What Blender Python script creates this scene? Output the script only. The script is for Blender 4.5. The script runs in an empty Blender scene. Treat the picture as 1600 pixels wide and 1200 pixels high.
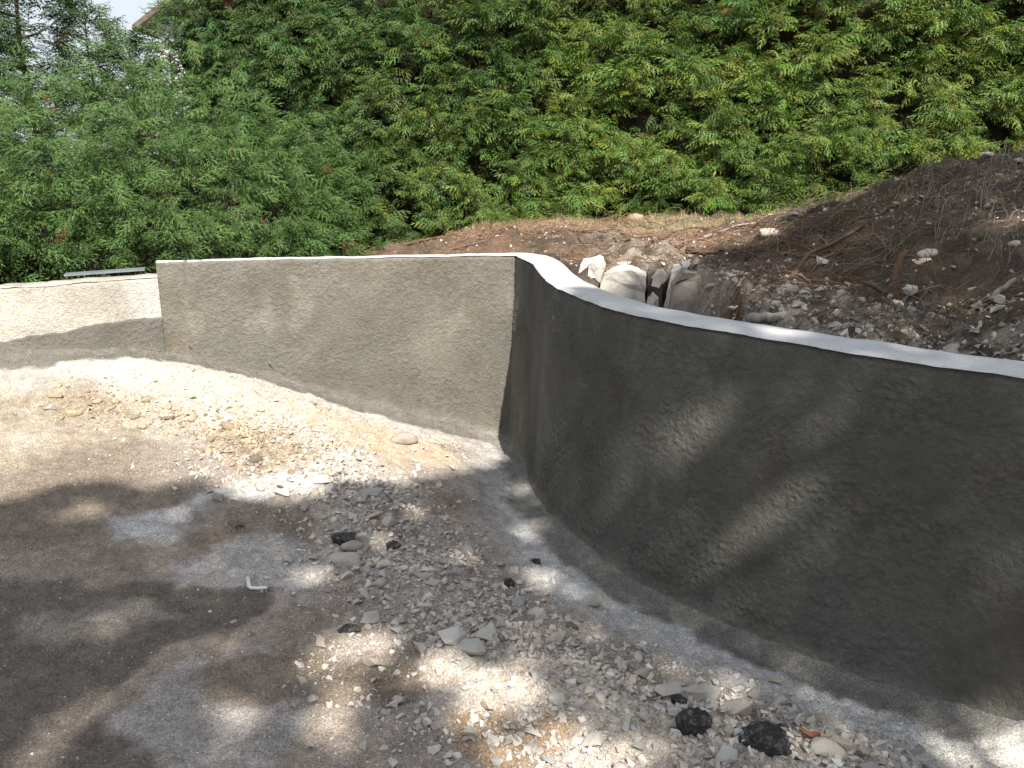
import bpy, bmesh, math, random
import numpy as np
from mathutils import Vector, Matrix

# ------------------------------------------------------------------ camera, sky, sun, exposure
S = bpy.context.scene
COL = S.collection
R = math.radians
F_PX, CAM_H = 1300.0, 1.65
PITCH = math.atan(355 / F_PX)
cam = bpy.data.objects.new('camera', bpy.data.cameras.new('camera'))
COL.objects.link(cam)
cam.data.sensor_width = 36
cam.data.lens = 36 * F_PX / 1600
cam.data.clip_start = 0.02
cam.data.clip_end = 500
cam.location = (0, 0, CAM_H)
cam.rotation_euler = (math.pi / 2 - PITCH, 0, 0)
S.camera = cam

SUN_TO = Vector((0.225, -0.85, 1.0)).normalized()          # towards the sun: behind the camera, a little to the right, high
SUN_EL = math.asin(SUN_TO.z)
SUN_AZ = math.atan2(SUN_TO.x, SUN_TO.y)
W = bpy.data.worlds.new('World'); S.world = W; W.use_nodes = True
wn = W.node_tree; wn.nodes.clear()
sky = wn.nodes.new('ShaderNodeTexSky'); sky.sky_type = 'NISHITA'; sky.sun_disc = False
sky.sun_elevation = SUN_EL; sky.sun_rotation = SUN_AZ
sky.air_density = 1.0; sky.dust_density = 3.0; sky.ozone_density = 1.0
bg = wn.nodes.new('ShaderNodeBackground'); bg.inputs['Strength'].default_value = 0.09
wo = wn.nodes.new('ShaderNodeOutputWorld')
# thin high cloud, the same all round the sky
tcw = wn.nodes.new('ShaderNodeTexCoord'); nzw = wn.nodes.new('ShaderNodeTexNoise'); nzw.inputs['Scale'].default_value = 2.2; nzw.inputs['Detail'].default_value = 6
wn.links.new(tcw.outputs['Generated'], nzw.inputs['Vector'])
rpw = wn.nodes.new('ShaderNodeValToRGB'); rpw.color_ramp.elements[0].position = .30; rpw.color_ramp.elements[1].position = .62
rpw.color_ramp.elements[0].color = (.45, .45, .45, 1); rpw.color_ramp.elements[1].color = (.85, .85, .85, 1)
wn.links.new(nzw.outputs['Fac'], rpw.inputs['Fac'])
mxw = wn.nodes.new('ShaderNodeMix'); mxw.data_type = 'RGBA'
wn.links.new(rpw.outputs['Color'], mxw.inputs[0]); wn.links.new(sky.outputs['Color'], mxw.inputs[6]); mxw.inputs[7].default_value = (5.2, 5.4, 5.7, 1)
wn.links.new(mxw.outputs[2], bg.inputs['Color']); wn.links.new(bg.outputs['Background'], wo.inputs['Surface'])

sl = bpy.data.lights.new('sun', 'SUN'); sl.energy = 4.8; sl.angle = R(0.53); sl.color = (1.0, .94, .84)
sun = bpy.data.objects.new('sun', sl); COL.objects.link(sun)
sun.rotation_euler = SUN_TO.to_track_quat('Z', 'Y').to_euler()
vs = S.view_settings
vs.view_transform = 'Standard'; vs.look = 'None'; vs.gamma = 1.0; vs.use_curve_mapping = False
vs.exposure = 1.0

# ------------------------------------------------------------------ helpers
rng = np.random.default_rng(7)
random.seed(7)

def _hash(ix, iy, iz, seed):
    h = (ix * 374761393 + iy * 668265263 + iz * 2147483647 + seed * 1274126177) & 0xffffffff
    h = ((h ^ (h >> 13)) * 1274126177) & 0xffffffff
    h = ((h ^ (h >> 15)) * 2246822519) & 0xffffffff
    return ((h ^ (h >> 16)) & 0xffffff) / float(0xffffff)
def noise(x, y, z=0.0, seed=0):
    x, y, z = np.broadcast_arrays(np.asarray(x, float), np.asarray(y, float), np.asarray(z, float))
    ix, iy, iz = np.floor(x).astype(np.int64), np.floor(y).astype(np.int64), np.floor(z).astype(np.int64)
    fx, fy, fz = x - ix, y - iy, z - iz
    sx, sy, sz = fx*fx*(3-2*fx), fy*fy*(3-2*fy), fz*fz*(3-2*fz)
    r = 0
    for a in (0, 1):
        for b in (0, 1):
            for c in (0, 1):
                r = r + _hash(ix+a, iy+b, iz+c, seed) * (sx if a else 1-sx) * (sy if b else 1-sy) * (sz if c else 1-sz)
    return r * 2 - 1
def fbm(x, y, z=0.0, octv=4, seed=0, gain=.5):
    x = np.asarray(x, float); y = np.asarray(y, float); z = np.asarray(z, float)
    r, a = 0, 1.0
    for o in range(octv):
        r = r + a * noise(x, y, z, seed + 17 * o); a *= gain
        x = x * 2.03 + 5.1; y = y * 2.03 + 1.7; z = z * 2.03 + 3.3
    return r
def smooth(a, b, x):
    t = np.clip((np.asarray(x, float) - a) / (b - a), 0, 1); return t * t * (3 - 2 * t)

def tag(o, label=None, cat=None, group=None, kind=None):
    for k, v in (('label', label), ('category', cat), ('group', group), ('kind', kind)):
        if v: o[k] = v
    return o
def link(name, data, parent=None, loc=None):
    o = bpy.data.objects.new(name, data); COL.objects.link(o)
    if parent: o.parent = parent
    if loc is not None: o.location = loc
    return o
def empty(name, loc):
    o = link(name, None, None, loc); o.empty_display_size = .05; return o
def mesh_np(name, V, Fc, mat, smooth_=False, col=None, loc=None):
    """V (n,3), Fc (m,3|4) -> mesh; col (n,3) -> point colour attribute 'tint'"""
    V = np.ascontiguousarray(V, np.float32); Fc = np.ascontiguousarray(Fc, np.int32)
    if loc is not None: V = V - np.asarray(loc, np.float32)
    me = bpy.data.meshes.new(name); k = Fc.shape[1]
    me.vertices.add(len(V)); me.vertices.foreach_set('co', V.ravel())
    me.loops.add(Fc.size); me.loops.foreach_set('vertex_index', Fc.ravel())
    me.polygons.add(len(Fc)); me.polygons.foreach_set('loop_start', np.arange(0, Fc.size, k, dtype=np.int32))
    me.update(calc_edges=True)
    me.polygons.foreach_set('use_smooth', np.full(len(Fc), smooth_, bool))
    if col is not None:
        at = me.attributes.new('tint', 'FLOAT_COLOR', 'POINT')
        c4 = np.ones((len(V), 4), np.float32); c4[:, :3] = col
        at.data.foreach_set('color', c4.ravel())
    if mat: me.materials.append(mat)
    return me
def grid_faces(nu, nv):
    i = np.arange(nu * nv).reshape(nu, nv)
    return np.stack([i[:-1, :-1], i[1:, :-1], i[1:, 1:], i[:-1, 1:]], -1).reshape(-1, 4)

# ------------------------------------------------------------------ materials
class NT:
    def __init__(s, name, rough=.9, spec=.3):
        s.m = bpy.data.materials.new(name); s.m.use_nodes = True
        s.t = s.m.node_tree; s.b = s.t.nodes['Principled BSDF']
        s.b.inputs['Roughness'].default_value = rough; s.b.inputs['Specular IOR Level'].default_value = spec
        s.tc = s.t.nodes.new('ShaderNodeTexCoord')
    def n(s, typ, **kw):
        x = s.t.nodes.new(typ)
        for k, v in kw.items(): setattr(x, k, v)
        return x
    def l(s, a, b): s.t.links.new(a, b)
    def noise(s, scale, detail=4, rough=.6, coord='Object', dist=0):
        x = s.n('ShaderNodeTexNoise'); x.inputs['Scale'].default_value = scale; x.inputs['Detail'].default_value = detail
        x.inputs['Roughness'].default_value = rough; x.inputs['Distortion'].default_value = dist
        s.l(s.tc.outputs[coord], x.inputs['Vector']); return x
    def ramp(s, src, stops):
        x = s.n('ShaderNodeValToRGB'); e = x.color_ramp.elements
        while len(e) < len(stops): e.new(.5)
        for i, (p, c) in enumerate(stops): e[i].position = p; e[i].color = (*c, 1) if len(c) == 3 else c
        s.l(src, x.inputs['Fac']); return x
    def mix(s, fac, a, b, mode='MIX'):
        x = s.n('ShaderNodeMix', data_type='RGBA', blend_type=mode)
        for v, i in ((fac, 0), (a, 6), (b, 7)):
            if isinstance(v, (int, float)): x.inputs[i].default_value = v
            elif isinstance(v, tuple): x.inputs[i].default_value = (*v, 1)
            else: s.l(v, x.inputs[i])
        return x.outputs[2]
    def attr(s, name='tint'):
        x = s.n('ShaderNodeAttribute', attribute_name=name); return x.outputs['Color']
    def bump(s, heights, strength=.6, dist=.01):
        prev = None
        for h, st, d in heights:
            b = s.n('ShaderNodeBump'); b.inputs['Strength'].default_value = st; b.inputs['Distance'].default_value = d
            s.l(h, b.inputs['Height'])
            if prev: s.l(prev, b.inputs['Normal'])
            prev = b.outputs['Normal']
        s.l(prev, s.b.inputs['Normal'])
    def base(s, c):
        if isinstance(c, tuple): s.b.inputs['Base Color'].default_value = (*c, 1)
        else: s.l(c, s.b.inputs['Base Color'])

def mat_tinted(name, lo=.75, hi=1.2, scale=40, bump=((120, .5, .004),), rough=.92, spec=.25):
    m = NT(name, rough, spec)
    n = m.noise(scale, 5); r = m.ramp(n.outputs['Fac'], [(.3, (lo,)*3), (.7, (hi,)*3)])
    m.base(m.mix(1.0, m.attr(), r.outputs['Color'], 'MULTIPLY'))
    m.bump([(m.noise(sc, 4).outputs['Fac'], st, d) for sc, st, d in bump])
    return m.m
def mat_stone(name, c, var=.22, scale=30, rough=.9):
    m = NT(name, rough, .25)
    oi = m.n('ShaderNodeObjectInfo')
    v = m.ramp(oi.outputs['Random'], [(0, tuple(x * (1 - var) for x in c)), (.5, c), (1, tuple(min(1, x * (1 + var)) * w for x, w in zip(c, (1.0, .97, .93))))])
    n = m.noise(scale, 6, .7); r = m.ramp(n.outputs['Fac'], [(.3, (.68, .66, .63)), (.52, (1, 1, 1)), (.75, (1.12, 1.1, 1.05))])
    m.base(m.mix(1.0, v.outputs['Color'], r.outputs['Color'], 'MULTIPLY'))
    m.bump([(m.noise(60, 6, .7).outputs['Fac'], .6, .006), (m.noise(260, 3).outputs['Fac'], .4, .002)])
    return m.m

M = {}
def ground_mat():
    m = NT('ground_soil', .95, .2)
    a_ = m.ramp(m.noise(26, 5, .7).outputs['Fac'], [(.3, (.72,)*3), (.7, (1.25,)*3)]); b_ = m.ramp(m.noise(150, 4, .75).outputs['Fac'], [(.32, (.50,)*3), (.5, (.98,)*3), (.66, (1.6,)*3)])
    m.base(m.mix(1.0, m.mix(1.0, m.attr(), a_.outputs['Color'], 'MULTIPLY'), b_.outputs['Color'], 'MULTIPLY'))
    m.bump([(m.noise(45, 5, .7).outputs['Fac'], .7, .014), (m.noise(150, 4, .7).outputs['Fac'], .9, .009), (m.noise(420, 3).outputs['Fac'], .6, .003)]); return m.m
M['ground'] = ground_mat()
M['gravel'] = mat_tinted('gravel_stone', .8, 1.15, 60, ((150, .5, .003),))
M['bank'] = mat_tinted('bank_soil', .55, 1.35, 55, ((30, .6, .02), (110, .8, .01), (350, .6, .004)))
M['strand'] = mat_tinted('root_strand', .75, 1.2, 60, ((200, .4, .002),), .85)
def roughcast():
    m = NT('roughcast_mortar', .88, .35)
    big = m.noise(3.0, 6, .62, dist=.4); r1 = m.ramp(big.outputs['Fac'], [(.30, (.80, .78, .74)), (.50, (1, 1, 1)), (.72, (1.16, 1.17, 1.17))])
    fine = m.noise(34, 5, .7); r2 = m.ramp(fine.outputs['Fac'], [(.3, (.84, .84, .84)), (.7, (1.14, 1.14, 1.13))])
    m.base(m.mix(1.0, m.mix(1.0, m.attr(), r1.outputs['Color'], 'MULTIPLY'), r2.outputs['Color'], 'MULTIPLY'))
    m.bump([(m.noise(75, 4, .6).outputs['Fac'], .95, .014), (m.noise(190, 3, .6).outputs['Fac'], .8, .007), (m.noise(520, 2).outputs['Fac'], .5, .002)])
    return m.m
M['roughcast'] = roughcast()
def coping():
    m = NT('trowelled_white_mortar', .85, .3)
    n = m.noise(9, 5); r = m.ramp(n.outputs['Fac'], [(.3, (.42, .43, .44)), (.7, (.54, .545, .55))])
    f = m.noise(120, 4); r2 = m.ramp(f.outputs['Fac'], [(.28, (.82, .82, .82)), (.5, (1, 1, 1))])
    m.base(m.mix(1.0, r.outputs['Color'], r2.outputs['Color'], 'MULTIPLY'))
    m.bump([(m.noise(50, 4).outputs['Fac'], .35, .006), (m.noise(300, 3).outputs['Fac'], .3, .002)]); return m.m
M['coping'] = coping()
def plain(name, c, rough=.8, bscale=80, bd=.004, var=.2, spec=.3, metal=0):
    m = NT(name, rough, spec); m.b.inputs['Metallic'].default_value = metal
    n = m.noise(bscale * .5, 5); r = m.ramp(n.outputs['Fac'], [(.3, tuple(x * (1 - var) for x in c)), (.7, tuple(x * (1 + var) for x in c))])
    m.base(r.outputs['Color']); m.bump([(m.noise(bscale, 4).outputs['Fac'], .5, bd)]); return m.m
M['pipe'] = plain('black_pipe', (.012, .012, .012), .6, 60, .001)
M['bark'] = plain('bark', (.16, .10, .07), .9, 40, .02, .4)
M['root'] = plain('root_bark', (.115, .072, .048), .85, 90, .006, .4)
M['grey_wood'] = plain('weathered_wood', (.30, .27, .24), .85, 70, .006, .3)
def asphalt_mat():
    m = NT('asphalt', .7, .45); n_ = m.noise(38, 6, .75); q_ = m.ramp(n_.outputs['Fac'], [(.36, (.018, .018, .020)), (.50, (.035, .035, .037)), (.66, (.20, .195, .185))])
    m.base(q_.outputs['Color']); m.bump([(m.noise(60, 5, .7).outputs['Fac'], .9, .02), (m.noise(220, 3).outputs['Fac'], .6, .005)]); return m.m
M['asphalt'] = asphalt_mat()
M['plastic'] = plain('white_plastic', (.72, .72, .68), .4, 30, .0005, .06, .5)
M['leaf_dry'] = plain('dry_leaf', (.21, .095, .045), .7, 60, .001, .3)
M['metal'] = plain('zinc_strip', (.20, .225, .25), .45, 40, .001, .15, .5, .4)
M['house_wall'] = plain('house_render', (.52, .55, .58), .9, 20, .003, .05)
M['house_roof'] = plain('roof_tile', (.12, .095, .082), .85, 10, .01, .25)
M['glass'] = plain('window_glass', (.03, .04, .05), .1, 5, .0001, .1, .6)
STONE_C = [(.49, .455, .41), (.54, .51, .47), (.43, .385, .33), (.41, .395, .38), (.47, .415, .36), (.57, .555, .525)]
for i, c in enumerate(STONE_C): M['stone%d' % i] = mat_stone('limestone_%s' % 'abcdef'[i], c)
M['stone_tan'] = mat_stone('tan_pebble', (.36, .285, .20), .3)
M['stone_dark'] = mat_stone('dark_stone', (.16, .135, .115), .3)
M['rock_grey'] = mat_stone('grey_rock', (.22, .20, .18), .15, 26)
M['rock_white'] = mat_stone('white_rock', (.42, .40, .37), .2, 22)
def foliage_mat(name):
    m = NT(name, .5, .15)
    c = m.attr()
    m.base(c)
    tr = m.n('ShaderNodeBsdfTranslucent'); m.l(c, tr.inputs['Color'])
    mx = m.n('ShaderNodeMixShader'); mx.inputs[0].default_value = .16
    out = m.t.nodes['Material Output']
    m.l(m.b.outputs[0], mx.inputs[1]); m.l(tr.outputs[0], mx.inputs[2]); m.l(mx.outputs[0], out.inputs['Surface'])
    return m.m
M['foliage'] = foliage_mat('conifer_foliage')
M['leaf'] = foliage_mat('tree_leaf')

# ------------------------------------------------------------------ wall lines (metres, plan)
T_FAR = np.array([(-2.196, 5.144), (-1.617, 5.278), (-.829, 5.418), (-.127, 5.525), (.021, 5.535)])
T_SIDE_K = np.array([(.021, 5.535), (.050, 5.43), (.108, 5.227), (.142, 4.986), (.165, 4.603), (.193, 4.318), (.234, 4.097), (.297, 3.878), (.369, 3.655), (.451, 3.47), (.566, 3.295), (.827, 3.015), (1.082, 2.76), (1.31, 2.546), (1.51, 2.374), (1.8, 2.12), (2.15, 1.82)])
WALL_TOP = 1.03
def resample(P, step):
    d = np.r_[0, np.cumsum(np.linalg.norm(np.diff(P, axis=0), axis=1))]
    n = max(2, int(d[-1] / step)); s = np.linspace(0, d[-1], n + 1)
    return np.stack([np.interp(s, d, P[:, i]) for i in range(P.shape[1])], 1)
def chaikin(P, it=3):
    for _ in range(it):
        Q = np.empty((2 * len(P) - 2 + 2, P.shape[1])); Q[0] = P[0]; Q[-1] = P[-1]
        Q[1:-1:2] = .75 * P[:-1] + .25 * P[1:]; Q[2:-1:2] = .25 * P[:-1] + .75 * P[1:]; P = Q
    return P
def normals2(P):
    t = np.gradient(P, axis=0); t /= np.linalg.norm(t, axis=1)[:, None]
    return np.stack([t[:, 1], -t[:, 0]], 1)               # towards the driveway
T_SIDE = resample(chaikin(T_SIDE_K), .0062)
T_FARR = resample(T_FAR, .008)
BASE_Z = lambda P: np.interp(P, [-4.2, -3.2, -2.2, -1.6, -1.0, -.5, -.05, .05], [.55, .50, .42, .25, .04, -.12, -.26, -.28])   # along the far wall, by x
SIDE_Z = lambda y: np.interp(y, [1.4, 2.0, 2.33, 2.6, 2.97, 3.5, 3.9, 4.6, 5.5], [-.02, -.06, -.11, -.15, -.165, -.155, -.17, -.22, -.28])
LOW_T = np.array([(-5.2, 3.75), (-4.2, 4.25), (-3.28, 4.708), (-2.986, 4.828), (-2.609, 4.972), (-2.185, 5.120)])
BATTER = .06
LINE = np.vstack([LOW_T[:-1], T_FARR[::8], T_SIDE[::8]])  # full front line, for distances

def line_dist(x, y):
    """unsigned distance to the wall front line, sign: + on the driveway side; and nearest x,y on the line"""
    P = LINE; A = P[:-1]; D = P[1:] - A; L2 = (D ** 2).sum(1)
    x = np.asarray(x, float).ravel(); y = np.asarray(y, float).ravel()
    best = np.full(len(x), 1e9); sg = np.ones(len(x)); nx = np.zeros(len(x)); ny = np.zeros(len(x))
    for a, d, l in zip(A, D, L2):
        t = np.clip(((x - a[0]) * d[0] + (y - a[1]) * d[1]) / l, 0, 1)
        qx, qy = a[0] + t * d[0], a[1] + t * d[1]
        r = (x - qx) ** 2 + (y - qy) ** 2; m = r < best
        best[m] = r[m]; nx[m] = qx[m]; ny[m] = qy[m]
        cr = d[0] * (y - qy) - d[1] * (x - qx)
        sg[m] = np.where(cr[m] > 0, -1, 1)
    return np.sqrt(best) * sg, nx, ny

# ------------------------------------------------------------------ ground height: thin-plate through spot heights
_bx = np.linspace(-4.0, -.1, 12); _by = np.interp(_bx, LINE[:, 0][:200], LINE[:, 1][:200]) if False else np.interp(_bx, np.r_[LOW_T[:, 0], T_FAR[1:, 0]], np.r_[LOW_T[:, 1], T_FAR[1:, 1]])
ctrl = [(a, b - .08, float(BASE_Z(a))) for a, b in zip(_bx, _by)]
ctrl += [(p[0] - .05, p[1] - .05, float(SIDE_Z(p[1]))) for p in T_SIDE[20::45]]
ctrl += [(-1.6, 4.75, .33), (-1.0, 4.8, .12), (-.5, 4.7, -.04), (-.25, 4.3, -.10),
         (-3.4, 4.1, .44), (-2.6, 4.2, .34), (-1.8, 4.2, .22), (-1.0, 4.1, .06),
         (-3.2, 3.2, .24), (-2.2, 3.2, .16), (-1.2, 3.2, .04), (-.4, 3.3, -.05), (.0, 2.7, -.06),
         (-2.6, 2.2, .12), (-1.4, 2.2, .03), (-.4, 2.1, -.02), (.4, 2.0, -.04), (1.0, 1.7, -.03), (-1, 1.0, 0), (.5, .8, 0), (-3.0, 1.0, .08), (1.5, 1.2, 0), (-5, 1, .2), (-5, 3, .5), (0, -2, 0), (4, -2, 0), (-4, -2, .05)]
ctrl = np.array(ctrl)
def _tps(r2): return np.where(r2 > 1e-12, r2 * np.log(np.maximum(r2, 1e-12)), 0)
_n = len(ctrl)
_K = _tps(((ctrl[:, None, :2] - ctrl[None, :, :2]) ** 2).sum(-1)) + np.eye(_n) * .02
_P = np.c_[np.ones(_n), ctrl[:, :2]]
_sol = np.linalg.solve(np.block([[_K, _P], [_P.T, np.zeros((3, 3))]]), np.r_[ctrl[:, 2], 0, 0, 0])
def ground_smooth(x, y):
    x = np.clip(np.asarray(x, float), -5.2, 4.2); y = np.clip(np.asarray(y, float), -2.2, 5.8)
    sh = x.shape; x = x.ravel(); y = y.ravel(); out = np.empty(len(x))
    for i in range(0, len(x), 20000):
        a, b = x[i:i+20000], y[i:i+20000]
        k = _tps((a[:, None] - ctrl[None, :, 0]) ** 2 + (b[:, None] - ctrl[None, :, 1]) ** 2)
        out[i:i+20000] = k @ _sol[:_n] + _sol[_n] + _sol[_n+1] * a + _sol[_n+2] * b
    return out.reshape(sh)
def ray(px, py):
    x = (px - 800) / F_PX; y = -(py - 600) / F_PX; c, s = math.cos(PITCH), math.sin(PITCH)
    return np.array([x, c + y * s, -s + y * c])
def gp(px, py):
    """spot on the driveway that a survey photo shows at px,py"""
    r = ray(px, py); ts = np.linspace(1.0, 8.0, 1400)
    P = np.array([0, 0, CAM_H]) + ts[:, None] * r
    e = P[:, 2] - ground_smooth(P[:, 0], P[:, 1])
    i = int(np.argmax(e < 0)); return P[i, :2]
def soft_poly(x, y, pix, edge=.06, warp=.06, seed=1, wscale=5):
    Q = np.array([gp(*p) for p in pix])
    xw = x + warp * fbm(x * wscale, y * wscale, 0, 4, seed); yw = y + warp * fbm(x * wscale, y * wscale, 9, 4, seed + 3)
    ins = np.zeros(x.shape, bool); d2 = np.full(x.shape, 1e9)
    for a, b in zip(Q, np.roll(Q, -1, 0)):
        d = b - a; t = np.clip(((xw - a[0]) * d[0] + (yw - a[1]) * d[1]) / (d @ d + 1e-9), 0, 1)
        d2 = np.minimum(d2, (xw - a[0] - t * d[0]) ** 2 + (yw - a[1] - t * d[1]) ** 2)
        c = ((a[1] > yw) != (b[1] > yw)) & (xw < (b[0] - a[0]) * (yw - a[1]) / (b[1] - a[1] + 1e-12) + a[0]); ins ^= c
    sd = np.sqrt(d2) * np.where(ins, 1, -1)
    return smooth(-edge, edge, sd)
def band(x, y, pix, half):
    Q = np.array([gp(*p) for p in pix]); d2 = np.full(np.shape(x), 1e9)
    for a, b in zip(Q[:-1], Q[1:]):
        d = b - a; t = np.clip(((x - a[0]) * d[0] + (y - a[1]) * d[1]) / (d @ d), 0, 1)
        d2 = np.minimum(d2, (x - a[0] - t * d[0]) ** 2 + (y - a[1] - t * d[1]) ** 2)
    return np.exp(-d2 / (half * half))
RUBBLE = [(450, 700), (540, 765), (600, 840), (670, 925), (730, 1000), (850, 1085), (1040, 1145), (1300, 1195)]
PILE = [(120, 582), (200, 575), (300, 592), (430, 632), (560, 668), (680, 700)]
TANP = [(130, 632), (230, 645), (330, 665), (430, 715)]

def ground_height(x, y):
    x = np.asarray(x, float); y = np.asarray(y, float)
    z = ground_smooth(x, y)
    d, nx, ny = line_dist(x, y); d = d.reshape(x.shape)
    z = z + .06 * np.exp(-np.clip(d - BATTER, 0, 9) / .075) * (d > -.4)                       # mortar fillet at the wall foot
    z = z + .055 * band(x, y, PILE, .17) + .03 * band(x, y, RUBBLE, .30)
    near = smooth(6.5, 5.0, np.hypot(x, y - 2.5))
    flat = smooth(.03, .14, d)
    z = z + near * (.012 * fbm(x * 3.1, y * 3.1, 0, 3, 5) + flat * (.009 * fbm(x * 14, y * 14, 0, 3, 6) + (.005 + .010 * band(x, y, RUBBLE, .35)) * fbm(x * 40, y * 40, 0, 2, 7)))
    return z

def axis(a, b, step, far, g=1.35):
    core = list(np.arange(a, b, step)); lo, hi = [], []
    s, v = step, a
    while v > -far: s *= g; v -= s; lo.append(v)
    s, v = step, core[-1]
    while v < far: s *= g; v += s; hi.append(v)
    return np.array(lo[::-1] + core + hi)
gx = axis(-3.7, 2.1, .0155, 160); gy = axis(1.15, 5.75, .0155, 160)
X, Y = np.meshgrid(gx, gy, indexing='ij')
Z = ground_height(X, Y)
dW = line_dist(X, Y)[0].reshape(X.shape)

def ground_colour(x, y, d):
    n1 = fbm(x * 4, y * 4, 0, 5, 21); n2 = fbm(x * 18, y * 18, 0, 3, 22)
    c = np.empty(x.shape + (3,)); c[:] = (.24, .20, .165)
    c *= (1 + .22 * n1)[..., None]
    def lay(m, col):
        m = np.clip(m, 0, 1)[..., None]; c[:] = c * (1 - m) + np.array(col) * m
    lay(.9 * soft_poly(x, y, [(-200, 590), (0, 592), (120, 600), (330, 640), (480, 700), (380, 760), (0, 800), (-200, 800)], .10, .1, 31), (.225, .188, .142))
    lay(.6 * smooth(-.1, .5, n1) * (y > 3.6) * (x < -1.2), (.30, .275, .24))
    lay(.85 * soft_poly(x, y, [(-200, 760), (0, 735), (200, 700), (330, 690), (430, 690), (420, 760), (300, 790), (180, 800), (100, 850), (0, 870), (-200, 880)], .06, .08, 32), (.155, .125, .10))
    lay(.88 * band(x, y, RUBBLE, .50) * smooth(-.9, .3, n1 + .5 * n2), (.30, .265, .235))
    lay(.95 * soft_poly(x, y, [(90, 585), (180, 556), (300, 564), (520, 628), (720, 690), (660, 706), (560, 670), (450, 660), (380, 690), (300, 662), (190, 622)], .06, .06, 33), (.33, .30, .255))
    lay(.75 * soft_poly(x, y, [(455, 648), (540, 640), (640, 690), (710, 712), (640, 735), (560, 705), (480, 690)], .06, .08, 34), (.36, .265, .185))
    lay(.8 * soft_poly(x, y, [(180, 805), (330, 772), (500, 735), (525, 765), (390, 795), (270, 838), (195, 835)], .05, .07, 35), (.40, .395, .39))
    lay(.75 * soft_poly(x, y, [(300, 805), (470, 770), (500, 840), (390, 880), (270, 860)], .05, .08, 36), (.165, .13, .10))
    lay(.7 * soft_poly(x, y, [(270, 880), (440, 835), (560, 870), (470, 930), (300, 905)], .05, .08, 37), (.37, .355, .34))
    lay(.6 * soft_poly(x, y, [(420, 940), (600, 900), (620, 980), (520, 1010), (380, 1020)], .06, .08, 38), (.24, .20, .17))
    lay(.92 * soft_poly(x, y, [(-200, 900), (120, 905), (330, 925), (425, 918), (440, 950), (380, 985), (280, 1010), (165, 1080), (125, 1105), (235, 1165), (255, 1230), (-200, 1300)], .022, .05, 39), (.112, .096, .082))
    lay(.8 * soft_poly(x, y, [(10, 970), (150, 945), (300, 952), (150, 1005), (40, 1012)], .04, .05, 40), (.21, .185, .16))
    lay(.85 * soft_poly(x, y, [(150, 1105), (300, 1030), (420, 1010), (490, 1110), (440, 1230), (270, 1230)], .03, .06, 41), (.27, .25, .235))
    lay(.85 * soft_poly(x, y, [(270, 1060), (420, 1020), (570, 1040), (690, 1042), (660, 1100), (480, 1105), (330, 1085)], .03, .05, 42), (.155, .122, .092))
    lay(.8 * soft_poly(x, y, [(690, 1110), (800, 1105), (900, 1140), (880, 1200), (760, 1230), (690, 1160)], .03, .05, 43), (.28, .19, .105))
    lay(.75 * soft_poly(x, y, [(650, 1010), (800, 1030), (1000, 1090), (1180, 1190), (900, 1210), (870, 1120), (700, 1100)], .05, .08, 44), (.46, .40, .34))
    # cement overspray: pale dust further out, wet grey at the wall foot
    dd = d + .03 * fbm(x * 9, y * 9, 0, 4, 51)
    right = smooth(-.35, .15, x)
    lay(.88 * smooth(.60, .30, dd) * (.35 + .65 * right), (.40, .405, .41))
    wet = .97 * smooth(.25, .19, dd)
    lay(wet * right, (.135, .131, .120)); lay(wet * (1 - right), (.105, .099, .085))
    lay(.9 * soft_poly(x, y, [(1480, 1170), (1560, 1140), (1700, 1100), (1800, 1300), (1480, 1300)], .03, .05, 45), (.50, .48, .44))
    c *= (1 + .10 * n2)[..., None] * 1.46
    c[:] = c * .95 + c.mean(-1, keepdims=True) * .05
    return np.clip(c, .01, .8)
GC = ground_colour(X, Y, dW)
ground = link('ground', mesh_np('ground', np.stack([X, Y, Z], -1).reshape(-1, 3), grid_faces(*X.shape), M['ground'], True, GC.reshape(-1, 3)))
tag(ground, 'bare driveway ground of brown soil, pale rubble and cement dust', None, None, 'structure')

_gzx, _gzy = gx, gy
def gz(x, y):
    """height of the ground sheet at points"""
    i = np.clip(np.searchsorted(gx, x) - 1, 0, len(gx) - 2); j = np.clip(np.searchsorted(gy, y) - 1, 0, len(gy) - 2)
    u = (x - gx[i]) / (gx[i+1] - gx[i]); v = (y - gy[j]) / (gy[j+1] - gy[j])
    return Z[i, j]*(1-u)*(1-v) + Z[i+1, j]*u*(1-v) + Z[i, j+1]*(1-u)*v + Z[i+1, j+1]*u*v

# ------------------------------------------------------------------ retaining wall
rw = empty('retaining_wall', (0, 5.5, -.28))
tag(rw, 'tall curved retaining wall of fresh grey roughcast with a white mortar top', 'wall')
def child(name, me, parent):
    o = link(name, me); o.parent = parent; o.matrix_parent_inverse = parent.matrix_world.inverted() if False else Matrix.Translation(-parent.location); return o
def cast_disp(x, y, z, amp=1.0):
    a_, b_, c_ = .36*x + .48*y - .80*z, -.80*x + .60*y, .48*x + .64*y + .60*z
    peb = np.clip(noise(a_ * 70, b_ * 70, c_ * 70, 63), -.3, 1) * .0034 + np.clip(noise(a_ * 118, b_ * 118, c_ * 118, 64), -.3, 1) * .0030
    return amp * (.004 * fbm(a_ * 3, b_ * 3, c_ * 3, 2, 61) + .0010 * noise(a_ * 27, b_ * 27, c_ * 27, 62) + peb * (.6 + .7 * smooth(-.5, .5, noise(a_ * 6, b_ * 6, c_ * 6, 65))))
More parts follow.
